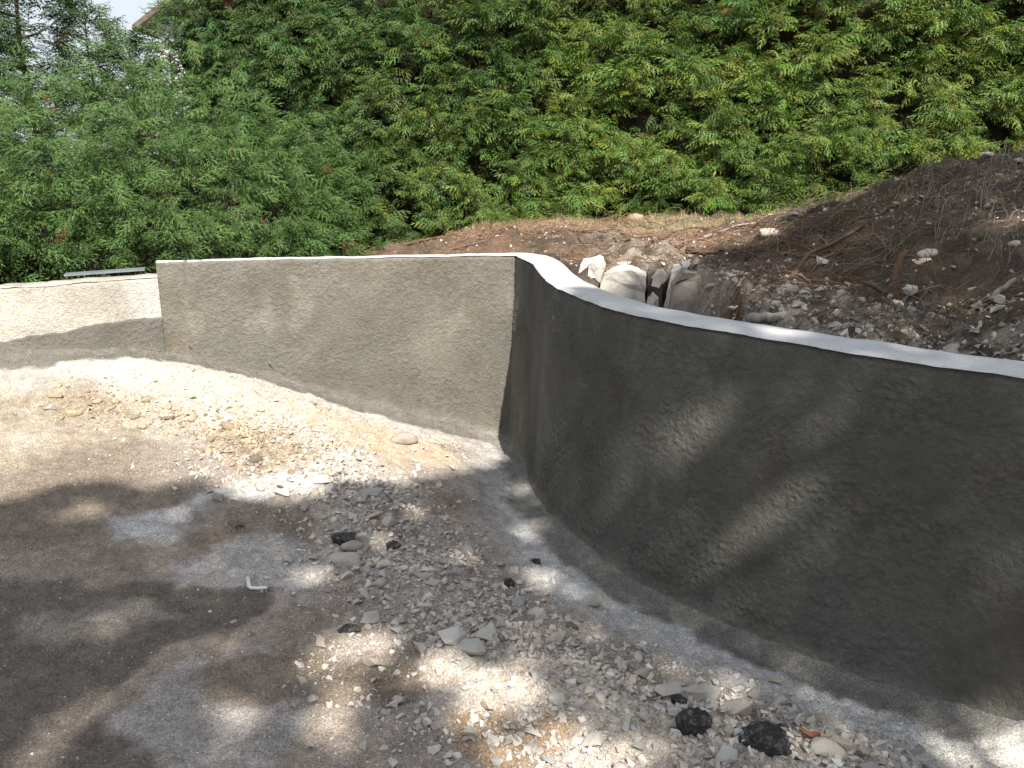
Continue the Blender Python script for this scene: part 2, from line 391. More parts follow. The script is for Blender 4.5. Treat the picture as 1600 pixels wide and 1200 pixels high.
def face_sheet(Tp, zb, ztop, nv=130, tintf=None, batter=BATTER, ext=.05, amp=1.0):
    n = normals2(Tp); k = 9
    n = np.stack([np.convolve(np.pad(n[:, i], k, 'edge'), np.ones(2*k+1)/(2*k+1), 'valid') for i in (0, 1)], 1); n /= np.linalg.norm(n, axis=1)[:, None]
    t = np.linspace(0, 1, nv)
    zz = (zb - ext)[:, None] + (ztop - zb + ext)[:, None] * t[None, :]
    h = (zz - zb[:, None]) / (ztop - zb)[:, None]
    off = batter * (1 - h) + .03 * np.exp(-np.clip(h, 0, 1) * 14)
    off = off - .02 * smooth(.972, 1.0, h)                                    # softened arris
    PX = Tp[:, 0, None] + n[:, 0, None] * off; PY = Tp[:, 1, None] + n[:, 1, None] * off
    dsp = cast_disp(PX, PY, zz, amp) * (1 - .7 * smooth(.96, 1, h))
    PX = PX + n[:, 0, None] * dsp; PY = PY + n[:, 1, None] * dsp
    col = tintf(PX, PY, zz, h)
    return np.stack([PX, PY, zz], -1), col, n
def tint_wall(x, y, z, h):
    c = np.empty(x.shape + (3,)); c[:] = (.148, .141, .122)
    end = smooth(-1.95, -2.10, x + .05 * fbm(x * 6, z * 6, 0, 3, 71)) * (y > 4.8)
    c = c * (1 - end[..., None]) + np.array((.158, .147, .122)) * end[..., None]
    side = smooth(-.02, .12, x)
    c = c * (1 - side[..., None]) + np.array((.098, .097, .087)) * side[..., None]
    m = fbm(x * 2.2, y * 2.2, z * 2.2, 5, 72); c = c * (1 + .20 * m)[..., None]
    red = smooth(.15, .7, fbm(x * 3.1, y * 3.1, z * 2.0, 3, 73)); c = c * (1 - .55 * red[..., None]) + c * np.array((1.06, .98, .92)) * .55 * red[..., None]
    pale = smooth(.25, .8, fbm(x * 6, y * 6, z * 3, 4, 74)); c = c * (1 + .25 * pale)[..., None]
    foot = smooth(.10, .02, h + .02 * fbm(x * 7, y * 7, z * 7, 3, 75)); c = c * (1 - .5 * foot[..., None]) + np.array((.25, .235, .205)) * .5 * foot[..., None]
    return c
zbF = BASE_Z(T_FARR[:, 0]); zbS = SIDE_Z(T_SIDE[:, 1])
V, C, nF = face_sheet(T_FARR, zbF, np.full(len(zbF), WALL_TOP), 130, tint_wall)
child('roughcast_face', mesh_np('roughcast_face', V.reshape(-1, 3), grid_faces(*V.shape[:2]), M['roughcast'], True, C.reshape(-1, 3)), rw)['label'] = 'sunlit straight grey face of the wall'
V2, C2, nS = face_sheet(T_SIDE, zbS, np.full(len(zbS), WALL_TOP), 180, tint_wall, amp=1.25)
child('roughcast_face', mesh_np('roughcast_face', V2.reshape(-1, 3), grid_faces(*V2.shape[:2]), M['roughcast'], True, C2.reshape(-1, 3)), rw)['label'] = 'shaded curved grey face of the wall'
# top: one trowelled band from front arris to back arris, then down the back
full = np.vstack([T_FARR, T_SIDE[1:]])[::2]
full = resample(full, .014)
corner = int(np.argmin(np.linalg.norm(full - np.array((.021, 5.535)), axis=1)))
nn = normals2(full); k = 3
nn = np.stack([np.convolve(np.pad(nn[:, i], k, 'edge'), np.ones(2*k+1)/(2*k+1), 'valid') for i in (0, 1)], 1); nn /= np.linalg.norm(nn, axis=1)[:, None]
THICK = np.interp(np.arange(len(full)), [0, corner - 12, corner + 12, len(full)], [.12, .12, .175, .175])
prof_w = np.array([-.008, .004, .016, .05, .09, .13, .165, .175, .175, .175]) / .175
prof_z = np.array([-.010, -.001, .003, .005, .006, .005, .003, -.006, -.35, -1.3])
ww = prof_w[None, :] * THICK[:, None] + np.interp(np.arange(len(full)), [0, corner - 10, corner + 6, len(full)], [.012, .012, 0, 0])[:, None] * (1 - np.clip(prof_w, 0, 1))[None, :]
CX = full[:, 0, None] - nn[:, 0, None] * ww; CY = full[:, 1, None] - nn[:, 1, None] * ww
tilt = np.interp(np.arange(len(full)), [0, corner - 14, corner + 8, len(full)], [.022, .020, 0, 0])
CZ = WALL_TOP + prof_z[None, :] - tilt[:, None] * np.clip(prof_w, 0, 1)[None, :]
CZ = CZ + .003 * fbm(CX * 7, CY * 7, 0, 3, 81)
edge = .004 * fbm(CX * 24, CY * 24, 0, 3, 82); edge[:, 3:] = 0
CX += nn[:, 0, None] * edge; CY += nn[:, 1, None] * edge
PXYZ = np.stack([CX, CY, CZ], -1)
child('mortar_top', mesh_np('mortar_top', PXYZ.reshape(-1, 3), grid_faces(*CX.shape)[:, ::-1], M['coping'], True), rw)['label'] = 'smooth white trowelled mortar top of the wall'
# end face at the step to the low wall
e0 = V[0]; eb = np.array([(-2.196 - .02, 5.144 + .13, z) for z in e0[:, 2]])
child('end_face', mesh_np('end_face', np.vstack([e0, eb]), np.stack([np.arange(129), np.arange(1, 130), np.arange(131, 260), np.arange(130, 259)], 1), M['roughcast'], False, np.tile((.158, .147, .122), (260, 1))), rw)
# weep holes: stubs of black pipe with a dark ragged mouth
def weep(px, py):
    r = ray(px, py); best = None
    Pp = V.reshape(-1, 3); Q = Pp - np.array((0, 0, CAM_H)); dd = np.linalg.norm(np.cross(Q, r / np.linalg.norm(r)), axis=1)
    p = Pp[int(np.argmin(dd))]
    bm = bmesh.new(); rad = .011; n = 10
    ring = []
    for (yy, rr) in ((-.006, rad), (-.004, rad * .9), (.03, rad * .85), (.03, .0001)):
        ring.append([bm.verts.new((rr * math.cos(a * 2 * math.pi / n) * (.8 + .3 * random.random()) - .004 * (yy < 0), yy * 1.0 + .006 * random.random(), rr * 1.25 * math.sin(a * 2 * math.pi / n))) for a in range(n)])
    back = [bm.verts.new((rad * math.cos(a * 2 * math.pi / n), .02, rad * 1.25 * math.sin(a * 2 * math.pi / n))) for a in range(n)]
    for A, B in ((back, ring[0]), (ring[0], ring[1]), (ring[1], ring[2]), (ring[2], ring[3])):
        for a in range(n): bm.faces.new((A[a], A[(a+1) % n], B[(a+1) % n], B[a]))
    me = bpy.data.meshes.new('weep_hole'); bm.to_mesh(me); bm.free(); me.materials.append(M['pipe'])
    o = link('weep_hole', me); o.parent = rw; o.location = Vector(p) - rw.location; o.rotation_euler = (0, R(-28), R(8)); o.scale = (.75, 1.0, 1.5)
for q in ((299, 545), (423, 575), (656, 628)): weep(*q)

# ------------------------------------------------------------------ low wall on the left, old pale render over a new grey coat
lw = empty('low_wall', (-3.0, 4.82, .5))
tag(lw, 'low pale wall with weathered cream render above a fresh grey base coat', 'wall')
LT = resample(LOW_T, .010)
ltop = np.interp(LT[:, 0], [-5.2, -3.28, -2.986, -2.609, -2.185], [.87, .900, .911, .924, .938])
lzb = BASE_Z(LT[:, 0])
def tint_low(x, y, z, h):
    c = np.empty(x.shape + (3,)); c[:] = (.43, .41, .365)
    m = fbm(x * 5, y * 5, z * 5, 5, 91); c = c * (1 + .13 * m)[..., None]
    st = smooth(.1, .7, fbm(x * 3, y * 3, z * 6, 4, 92)); c = c * (1 - .3 * st[..., None]) + c * np.array((1.0, .93, .82)) * .3 * st[..., None]
    w = smooth(-2.42, -2.3, x); c = c * (1 - .6 * w[..., None]) + np.array((.50, .50, .485)) * .6 * w[..., None]
    return c
VL, CL, nL = face_sheet(LT, lzb, ltop, 60, tint_low, .02)
child('cream_render', mesh_np('cream_render', VL.reshape(-1, 3), grid_faces(*VL.shape[:2]), M['roughcast'], True, CL.reshape(-1, 3)), lw)
# grey coat: a thin layer proud of the old render, ragged upper edge
gtop = np.interp(LT[:, 0], [-5.2, -3.4, -2.986, -2.75, -2.6, -2.45, -2.32, -2.185], [.55, .585, .605, .63, .655, .675, .685, .69])
gtop = gtop + 0.007 * fbm(LT[:, 0] * 14, LT[:, 1] * 14, 0, 4, 95)
tt = np.linspace(0, 1, 40)
gzz = (lzb - .05)[:, None] + (gtop - lzb + .05)[:, None] * tt
hh = (gzz - lzb[:, None]) / (ltop - lzb)[:, None]
goff = .02 * (1 - hh) + .012 * (1 - smooth(.975, 1.0, tt)[None, :]) + .003 + .05 * np.exp(-np.clip(hh, 0, 1) * 8)
GXx = LT[:, 0, None] + nL[:, 0, None] * goff; GYy = LT[:, 1, None] + nL[:, 1, None] * goff
dsp = cast_disp(GXx, GYy, gzz); GXx += nL[:, 0, None] * dsp; GYy += nL[:, 1, None] * dsp
cg = np.empty(GXx.shape + (3,)); cg[:] = (.138, .131, .114); cg *= (1 + .15 * fbm(GXx * 4, GYy * 4, gzz * 4, 4, 96))[..., None]
child('grey_base_coat', mesh_np('grey_base_coat', np.stack([GXx, GYy, gzz], -1).reshape(-1, 3), grid_faces(*GXx.shape), M['roughcast'], True, cg.reshape(-1, 3)), lw)
wl = np.array([0, .02, .08, .16, .18, .18])[None, :] * np.ones((len(LT), 1)); zl = np.array([-.006, .002, .004, .002, -.01, -.6])
LX = LT[:, 0, None] - nL[:, 0, None] * wl; LY = LT[:, 1, None] - nL[:, 1, None] * wl; LZ = ltop[:, None] + zl[None, :] + .006 * fbm(LX * 12, LY * 12, 0, 3, 97)
child('wall_top', mesh_np('wall_top', np.stack([LX, LY, LZ], -1).reshape(-1, 3), grid_faces(*LX.shape)[:, ::-1], M['roughcast'], True, np.tile((.42, .40, .36), (LX.size, 1))), lw)

# ------------------------------------------------------------------ earth bank behind the wall
def bank_height(x, y):
    x = np.asarray(x, float); y = np.asarray(y, float)
    d, _, _ = line_dist(x, y); w = -d.reshape(x.shape) - .15                       # metres behind the wall's back
    ter = np.interp(x, [-6, -4, -2, -1, -.2, .6, 2.4, 4, 6], [.58, .62, .68, .84, 1.05, 1.10, 1.20, 1.28, 1.3])
    lip = np.interp(x, [-6, -2.3, -2.1, -1.2, -.8, 0, .5, 1, 2], [.70, .72, .76, .82, .97, 1.03, 1.04, 1.02, .99])
    z = lip + (ter - lip) * smooth(.2, 1.6, w)
    z = z + .085 * np.exp(-((w - .55) / .35) ** 2) * smooth(-1.3, -.4, x) * smooth(1.9, .9, x)          # root heap along the cut
    # excavated gap with an upright rock face
    gap = smooth(.20, .30, x) * smooth(.97, .89, x + .25 * (y - 4.0))
    cut = smooth(4.40, 4.47, y + .05 * fbm(x * 7, y * 7, 0, 3, 101))
    z = z - gap * (1 - cut) * .42
    # rubble slope further right
    rub = smooth(.75, 1.0, x) * smooth(.45, 0, w); z = z - .10 * rub
    # soil heap
    zr = np.interp(x, [.9, 1.5, 2.0, 2.4, 2.75, 3.05, 3.6, 5.0], [1.04, 1.19, 1.33, 1.47, 1.57, 1.65, 1.77, 1.85])
    yr = 5.15 + .1 * np.sin(x * 3)
    wr = np.interp(x, [.9, 1.5, 2, 3, 5], [1.4, 1.7, 2.0, 2.6, 3.2])
    up = .97 + (zr - .97) * np.clip(w / wr, 0, 1) ** .85
    fall = smooth(1.7, .15, y - yr)
    z = z + np.maximum(0, ter + (up - ter) * fall - z) * smooth(.78, 1.15, x) * smooth(0, .10, w)
    z = z + smooth(0, .15, w) * (.045 * fbm(x * 2.2, y * 2.2, 0, 3, 102) + .032 * fbm(x * 8, y * 8, 0, 3, 103) + .017 * fbm(x * 26, y * 26, 0, 2, 104)) * smooth(-2.6, -1.2, x)
    return z - .9 * smooth(.02, -.05, w)
bx_ = np.r_[np.linspace(-16, -2.6, 60), np.arange(-2.58, 3.9, .024), np.linspace(3.95, 14, 40)]; by_ = np.r_[np.arange(1.2, 7.6, .024), np.linspace(7.7, 14, 20)]
BX, BY = np.meshgrid(bx_, by_, indexing='ij'); BZ = bank_height(BX, BY)
bd = -line_dist(BX, BY)[0].reshape(BX.shape)
Fb = grid_faces(*BX.shape); keep = (bd.reshape(-1)[Fb] > .07).all(1) & (BX.reshape(-1)[Fb] > -15.9).all(1); Fb = Fb[keep]
used, inv = np.unique(Fb, return_inverse=True)
def bank_colour(x, y, z, bd):
    w = bd - .15
    n1 = fbm(x * 3, y * 3, 0, 4, 111); n2 = fbm(x * 15, y * 15, 0, 3, 112)
    c = np.empty(x.shape + (3,)); c[:] = (.080, .060, .045)
    def lay(m, col):
        m = np.clip(m, 0, 1)[..., None]; c[:] = c * (1 - m) + np.array(col) * m
    lay(.8 * smooth(2.0, .6, x) * smooth(-.7, .5, n1 + .4 * n2), (.135, .086, .057))
    lay(.75 * smooth(.75, .35, np.abs(x - 1.15)) * smooth(.9, .3, w) * smooth(-.6, .3, n2), (.30, .27, .235))
    lay(.85 * smooth(.9, .75, x) * smooth(.2, .3, x) * smooth(4.5, 4.4, y), (.11, .095, .08))  # cut recess kept dark: its shade is put into the tint
    lay(.6 * smooth(.45, .05, w) * smooth(1.0, 1.4, x) * smooth(-.3, .5, n1 + n2), (.20, .17, .145))
    lay(.7 * smooth(7.6, 6.7, y + .2 * x - .2 * 0) * smooth(6.1, 6.6, y + .2 * x) * smooth(-.2, .6, x) * smooth(3, 2, x), (.27, .22, .14))   # dry grass verge
    c *= (1 + .25 * n2)[..., None]
    return np.clip(c, .01, .8)
BC = bank_colour(BX, BY, BZ, bd)
bank = link('earth_bank', mesh_np('earth_bank', np.stack([BX, BY, BZ], -1).reshape(-1, 3)[used], inv.reshape(Fb.shape), M['bank'], True, BC.reshape(-1, 3)[used]))
tag(bank, 'dark earth bank with torn roots and rubble behind the curved wall', None, None, 'structure')
def bz(x, y):
    i = np.clip(np.searchsorted(bx_, x) - 1, 0, len(bx_) - 2); j = np.clip(np.searchsorted(by_, y) - 1, 0, len(by_) - 2)
    u = (x - bx_[i]) / (bx_[i+1] - bx_[i]); v = (y - by_[j]) / (by_[j+1] - by_[j])
    return BZ[i, j]*(1-u)*(1-v) + BZ[i+1, j]*u*(1-v) + BZ[i, j+1]*(1-u)*v + BZ[i+1, j+1]*u*v
def bp(px, py):
    """spot on the bank under a view ray"""
    r = ray(px, py); ts = np.linspace(2.5, 9.0, 2600); P = np.array([0, 0, CAM_H]) + ts[:, None] * r
    d = -line_dist(P[:, 0], P[:, 1])[0]
    e = np.where(d > .16, P[:, 2] - bz(P[:, 0], P[:, 1]), 1); i = int(np.argmax(e < 0)); return P[i]

# ------------------------------------------------------------------ stones
def hull_stone(seed, npts=13, flat=.62, jag=.25, bev=False):
    r = random.Random(seed); bm = bmesh.new()
    for i in range(npts):
        v = Vector((r.gauss(0, 1), r.gauss(0, 1), r.gauss(0, 1))).normalized()
        v = Vector([math.copysign(abs(c) ** .75, c) for c in v]); s = 1 - jag * r.random()
        bm.verts.new((v.x * s * .5, v.y * s * .5 * r.uniform(.72, .8), v.z * s * .5 * flat))
    res = bmesh.ops.convex_hull(bm, input=bm.verts)
    bmesh.ops.delete(bm, geom=[g for g in res['geom_interior'] if isinstance(g, bmesh.types.BMVert)], context='VERTS')
    bmesh.ops.dissolve_limit(bm, angle_limit=R(14), verts=bm.verts, edges=bm.edges)
    if bev: bmesh.ops.bevel(bm, geom=list(bm.edges), offset=.03, segments=1, affect='EDGES', profile=.6)
    bmesh.ops.triangulate(bm, faces=bm.faces); bmesh.ops.recalc_face_normals(bm, faces=bm.faces)
    return bm
def round_stone(seed, flat=.7, sub=2, amp=.14):
    bm = bmesh.new(); bmesh.ops.create_icosphere(bm, subdivisions=sub, radius=.5)
    for v in bm.verts:
        c = v.co * 2; k = 1 + amp * float(fbm(c.x * 1.3 + seed, c.y * 1.3, c.z * 1.3, 3, seed)); v.co *= k; v.co.z *= flat; v.co.y *= .78
    return bm
def to_me(bm, name, mat, smooth_=False):
    me = bpy.data.meshes.new(name); bm.to_mesh(me); bm.free(); me.materials.append(mat)
    if smooth_: me.polygons.foreach_set('use_smooth', np.ones(len(me.polygons), bool))
    return me
def arr(bm):
    bm.verts.ensure_lookup_table(); V = np.array([v.co[:] for v in bm.verts]); Fc = np.array([[v.index for v in f.verts] for f in bm.faces]); bm.free(); return V, Fc
ANG = [arr(hull_stone(s, 8 + s % 4, .42 + .05 * (s % 6), .42)) for s in range(18)]
TINY = [arr(hull_stone(200 + s, 7, .65, .3)) for s in range(8)]
def rot_rand(n, tilt=.5):
    a = rng.uniform(0, 2*np.pi, n); tx = rng.normal(0, tilt, n); ty = rng.normal(0, tilt, n)
    ca, sa, cx, sx, cy, sy = np.cos(a), np.sin(a), np.cos(tx), np.sin(tx), np.cos(ty), np.sin(ty)
    Rz = np.zeros((n, 3, 3)); Rz[:, 0, 0] = ca; Rz[:, 0, 1] = -sa; Rz[:, 1, 0] = sa; Rz[:, 1, 1] = ca; Rz[:, 2, 2] = 1
    Rx = np.zeros((n, 3, 3)); Rx[:, 0, 0] = 1; Rx[:, 1, 1] = cx; Rx[:, 1, 2] = -sx; Rx[:, 2, 1] = sx; Rx[:, 2, 2] = cx
    Ry = np.zeros((n, 3, 3)); Ry[:, 1, 1] = 1; Ry[:, 0, 0] = cy; Ry[:, 0, 2] = sy; Ry[:, 2, 0] = -sy; Ry[:, 2, 2] = cy
    return Rx @ Ry @ Rz
def scatter_mesh(protos, pos, size, col, tilt=.5):
    Vs, Fs, Cs, o = [], [], [], 0
    which = rng.integers(0, len(protos), len(pos)); Rm = rot_rand(len(pos), tilt)
    for k, (pv, pf) in enumerate(protos):
        m = np.where(which == k)[0]
        if not len(m): continue
        v = np.einsum('nij,vj->nvi', Rm[m], pv) * size[m, None, None] + pos[m, None, :]
        f = pf[None] + (np.arange(len(m)) * len(pv))[:, None, None] + o
        Vs.append(v.reshape(-1, 3)); Fs.append(f.reshape(-1, 3)); Cs.append(np.repeat(col[m], len(pv), 0)); o += len(m) * len(pv)
    return np.vstack(Vs), np.vstack(Fs), np.vstack(Cs)

def stone_palette(n, x, y):
    base = np.array(STONE_C)[rng.integers(0, len(STONE_C), n)]
    tan = np.array((.37, .30, .215)) * rng.uniform(.7, 1.25, (n, 1)); t = np.clip(band(x, y, TANP, .22) * 1.1, 0, 1) > rng.random(n)
    base = np.where(t[:, None], tan, base)
    w = np.clip(band(x, y, PILE, .14) * 1.2, 0, 1) > rng.random(n)
    base = np.where(w[:, None], np.array((.49, .455, .40)) * rng.uniform(.8, 1.12, (n, 1)), base)
    return np.clip(base * rng.uniform(.78, 1.12, (n, 1)), .02, .85)
def on_drive(n, dens):
    out = []
    while sum(map(len, out)) < n:
        x = rng.uniform(-3.6, 2.0, 40000); y = rng.uniform(1.2, 5.6, 40000)
        d = line_dist(x, y)[0]; p = dens(x, y, d) * (d > .10)
        k = rng.random(len(x)) < p; out.append(np.c_[x[k], y[k], d[k]])
    return np.vstack(out)[:n]
patchy = lambda x, y: smooth(-.45, .55, fbm(x * 3.3, y * 3.3, 0, 3, 121))
d_rub = lambda x, y, d: np.clip(band(x, y, RUBBLE, .34) * (.25 + .75 * patchy(x, y)) + .8 * band(x, y, PILE, .13) + .30 * band(x, y, TANP, .16), 0, 1) * smooth(.26, .52, d)
d_fine = lambda x, y, d: np.clip(band(x, y, RUBBLE, .45) * (.35 + .65 * patchy(x, y)) + .8 * band(x, y, PILE, .15) + .35 * band(x, y, TANP, .24) + .05, 0, 1) * smooth(.14, .30, d)
# (a) medium gravel and (b) chips: too many to count
P = on_drive(12000, d_rub); sz = (.010 + .032 * rng.random(len(P)) ** 2.2) * np.where(band(P[:, 0], P[:, 1], PILE, .16) > .35, .5, 1)
pos = np.c_[P[:, :2], gz(P[:, 0], P[:, 1]) + sz * .10]
a = scatter_mesh(ANG, pos, sz * 1.25, stone_palette(len(P), P[:, 0], P[:, 1]), .45)
P = on_drive(19000, d_fine); sz = .004 + .008 * rng.random(len(P)) ** 1.8
pos = np.c_[P[:, :2], gz(P[:, 0], P[:, 1]) + sz * .15]
b = scatter_mesh(TINY, pos, sz * 1.3, stone_palette(len(P), P[:, 0], P[:, 1]) * .92, .8)
P = on_drive(26000, lambda x, y, d: (.35 + .65 * smooth(-.5, .5, fbm(x * 5, y * 5, 0, 3, 122))) * smooth(.12, .2, d) * np.where(y > 3.6, .4, 1)); sz = .0035 + .008 * rng.random(len(P)) ** 2.2
pos = np.c_[P[:, :2], gz(P[:, 0], P[:, 1]) + sz * .15]
cr = ground_colour(P[:, 0], P[:, 1], P[:, 2]) * rng.uniform(.65, 1.75, (len(P), 1))
cr = scatter_mesh([arr(hull_stone(260 + q_, 5, .7, .3)) for q_ in range(6)], pos, sz * 1.3, np.clip(cr, .02, .7), .9)
gv = link('gravel', mesh_np('gravel', np.vstack([a[0], b[0], cr[0]]), np.vstack([a[1], b[1] + len(a[0]), cr[1] + len(a[0]) + len(b[0])]), M['gravel'], False, np.vstack([a[2], b[2], cr[2]])), ground)
gv['kind'] = 'stuff'
# (c) stones one can pick out: 300, each its own object
smats = ['stone0', 'stone1', 'stone2', 'stone3', 'stone4', 'stone5']
SM = {}
for i in range(12):
    for mname in smats + ['stone_tan', 'rock_white', 'stone_dark']:
        pass
def stone_mesh(i, mname, rounded=False):
    key = (i % 10, mname, rounded)
    if key not in SM:
        SM[key] = to_me(round_stone(i % 10 + 1, .62, 2, .3) if rounded else hull_stone(300 + i % 10, 10 + i % 3, .5, .42), 'stone', M[mname], rounded)
    return SM[key]
def gp(px, py):
    r_ = ray(px, py); ts = np.linspace(1.0, 7.0, 2400); P_ = np.array([0, 0, CAM_H]) + ts[:, None] * r_
    return P_[int(np.argmax(P_[:, 2] - gz(P_[:, 0], P_[:, 1]) < 0)), :2]
placed = []
BIG = []           # (px,py,size m,w/h stretch,rot,kind)
P = on_drive(1500, lambda x, y, d: d_rub(x, y, d) * np.where(band(x, y, PILE, .2) > .3, .06, 1))
cnt = 0
reserve = [gp(*q) for q in [(535, 848), (613, 858), (795, 915), (545, 985), (1085, 1135), (1195, 1165), (1080, 1105), (925, 942), (715, 1003), (735, 1018), (580, 770), (505, 752), (540, 880), (400, 918), (625, 690)]]
for x, y, d in P:
    if cnt >= 300: break
    s = .040 + .065 * random.random() ** 2.0
    if any((x - q[0]) ** 2 + (y - q[1]) ** 2 < (.5 * (s + q[2]) * .95) ** 2 for q in placed) or any((x - q[0]) ** 2 + (y - q[1]) ** 2 < .09 ** 2 for q in reserve): continue
    tanp = float(band(x, y, TANP, .2)) > random.random(); pil = float(band(x, y, PILE, .13)) > random.random()
    mname = 'stone_tan' if tanp else 'rock_white' if pil else ('stone_dark' if random.random() < .04 else random.choice(smats))
    s *= .68 if tanp else 1
    o = link('stone', stone_mesh(random.randrange(10), mname, random.random() < (.6 if tanp else .04)), ground)
    z = float(gz(x, y)); o.location = (x, y, z + s * .13)
    o.rotation_euler = (random.gauss(0, .22), random.gauss(0, .22), random.uniform(0, 6.28))
    o.scale = (s * random.uniform(.9, 1.3), s * random.uniform(.8, 1.1), s * random.uniform(.75, 1.1))
    placed.append((x, y, s)); cnt += 1

# ------------------------------------------------------------------ single finds lying on the drive
def lump_asphalt(seed, L, Wd, Ht):
    L *= .82; Wd *= .82; bm = bmesh.new(); bmesh.ops.create_icosphere(bm, subdivisions=4, radius=.5)
    for v in bm.verts:
        c = v.co * 2
        k = 1 + .28 * float(fbm(c.x * 1.4 + seed, c.y * 1.4, c.z * 1.4, 2, seed)) + .13 * float(fbm(c.x * 5 + seed, c.y * 5, c.z * 5, 3, seed + 5))
        v.co *= k; v.co.x *= L; v.co.y *= Wd; v.co.z *= Ht
    return to_me(bm, 'asphalt_chunk', M['asphalt'], False)
for i, (px, py, L, Wd, Ht, rz, lab) in enumerate([
    (537, 848, .135, .07, .06, 8, 'long black asphalt chunk beside a rounded tan stone in the rubble'),
    (614, 858, .075, .06, .05, 40, 'small black asphalt chunk to the right of the long one, among rubble'),
    (796, 916, .055, .045, .04, 15, 'black asphalt crumb nearest the foot of the curved wall'),
    (545, 986, .10, .05, .03, 10, 'flat crumbled black asphalt piece just above the bright sun patch'),
    (1084, 1136, .115, .085, .085, 20, 'blocky black asphalt lump, the upper of two large ones by the pale stones'),
    (1196, 1168, .175, .10, .085, -18, 'largest black asphalt lump, lowest in view near the wall foot'),
    (1060, 1098, .06, .05, .028, 0, 'dusty dark asphalt bit just above the two large black lumps'),
    (838, 880, .05, .04, .03, 30, 'grey-dusted asphalt bit at the edge of the cement dust by the wall'),
]):
    p = gp(px, py); o = link('asphalt_chunk', lump_asphalt(i * 7 + 3, L, Wd, Ht), None, (p[0], p[1], float(gz(p[0], p[1])) + Ht * .28)); o.rotation_euler.z = R(rz)
    tag(o, lab, 'asphalt', 'black asphalt chunks in the rubble')
def big_stone(seed, mname, rounded, sub=2):
    if rounded: return to_me(round_stone(seed, .62, 3, .25), 'loose_stone', M[mname], True)
    bm = hull_stone(seed, 13, .60, .34, False); return to_me(bm, 'loose_stone', M[mname])
for i, (px, py, L, Wd, Ht, rz, tilt, mn, rd, lab) in enumerate([
    (926, 945, .085, .075, .08, 10, .1, 'stone0', False, 'upright pale stone lying at the very foot of the curved wall'),
    (706, 1003, .105, .085, .07, 30, .2, 'stone5', False, 'pale grey block, rear of a touching pair in the lower rubble'),
    (735, 1022, .11, .08, .075, -35, -.25, 'stone5', False, 'white slab tilted against the pale grey block in the lower rubble'),
    (762, 996, .11, .09, .06, 5, .05, 'stone1', False, 'broad flat stone to the right of the touching pale pair'),
    (578, 774, .15, .075, .055, 14, .12, 'stone1', False, 'long flat pale slab with a straight edge in the middle of the rubble'),
    (506, 753, .10, .08, .06, 20, .1, 'stone1', False, 'pale rounded block left of the long flat slab'),
    (520, 768, .075, .07, .06, 60, .3, 'stone3', False, 'grey stone wedged just below the pale rounded block'),
    (533, 742, .07, .06, .055, 0, .1, 'stone3', False, 'grey stone standing just above the long flat slab'),
    (540, 880, .11, .075, .06, 8, .1, 'stone0', True, 'smooth oval cream stone below the long black asphalt chunk'),
    (552, 857, .075, .05, .04, 5, .05, 'stone2', True, 'small smooth tan pebble touching the long black asphalt chunk'),
    (585, 812, .10, .07, .06, 0, .1, 'stone4', False, 'pinkish stone leading the row above the two black chunks'),
    (612, 822, .075, .07, .065, 40, .4, 'stone1', False, 'white wedge stone in the row above the two black chunks'),
    (660, 905, .09, .06, .045, -10, .1, 'stone3', False, 'bluish grey slab right of the small black asphalt chunk'),
    (631, 690, .115, .085, .065, 5, .0, 'stone2', True, 'earth-crusted boulder at the top of the rubble by the sunlit wall'),
    (341, 782, .05, .045, .055, 0, .1, 'stone3', False, 'grey upright pebble next to a white chip on brown soil'),
    (367, 781, .065, .03, .022, 0, .1, 'stone5', False, 'thin white chip lying on brown soil beside a grey pebble'),
    (440, 773, .085, .05, .045, 8, .1, 'stone1', False, 'lone white stone on the grey dust streak'),
    (400, 722, .05, .05, .045, 10, 0, 'stone_dark', True, 'dark rounded cobble on the brown soil edge'),
    (85, 620, .085, .05, .04, 0, .0, 'stone_tan', False, 'reddish tan stone with a white cap, out on the sunlit drive'),
    (262, 654, .085, .05, .025, 0, .0, 'stone_dark', False, 'flat grey slab chip among the tan pebbles in the sun'),
    (112, 649, .05, .045, .04, 0, .0, 'stone_tan', True, 'cream pebble nearest the shade edge on the sunlit drive'),
    (655, 1018, .07, .055, .045, 15, .1, 'stone0', False, 'beige stone left of the touching pale pair'),
    (578, 972, .065, .055, .06, 30, .2, 'stone5', False, 'white upright stone beside the crumbled asphalt piece'),
    (1150, 1110, .09, .075, .07, 10, .1, 'stone3', False, 'grey cube-like stone right of the dusty asphalt bit'),
    (1045, 1085, .085, .06, .05, 20, .1, 'stone1', False, 'pale stone above the blocky asphalt lump'),
    (1100, 1090, .105, .07, .06, -10, .1, 'stone3', False, 'largest grey stone in the group behind the blocky asphalt lump'),
    (1132, 1187, .085, .07, .05, 15, .15, 'stone5', False, 'white angular stone between the two large asphalt lumps'),
    (1315, 1170, .085, .07, .06, 0, .1, 'stone4', False, 'rounded pinkish stone right of the largest asphalt lump'),
]):
    p = gp(px, py); o = link('loose_stone', big_stone(500 + i, mn, rd), None, (p[0], p[1], float(gz(p[0], p[1])) + Ht * .25)); o.scale = (L * 1.35, Wd * 1.5, Ht * 1.75)
    o.rotation_euler = (tilt * .6, tilt, R(rz)); tag(o, lab, 'stone', 'stones lying on the drive')
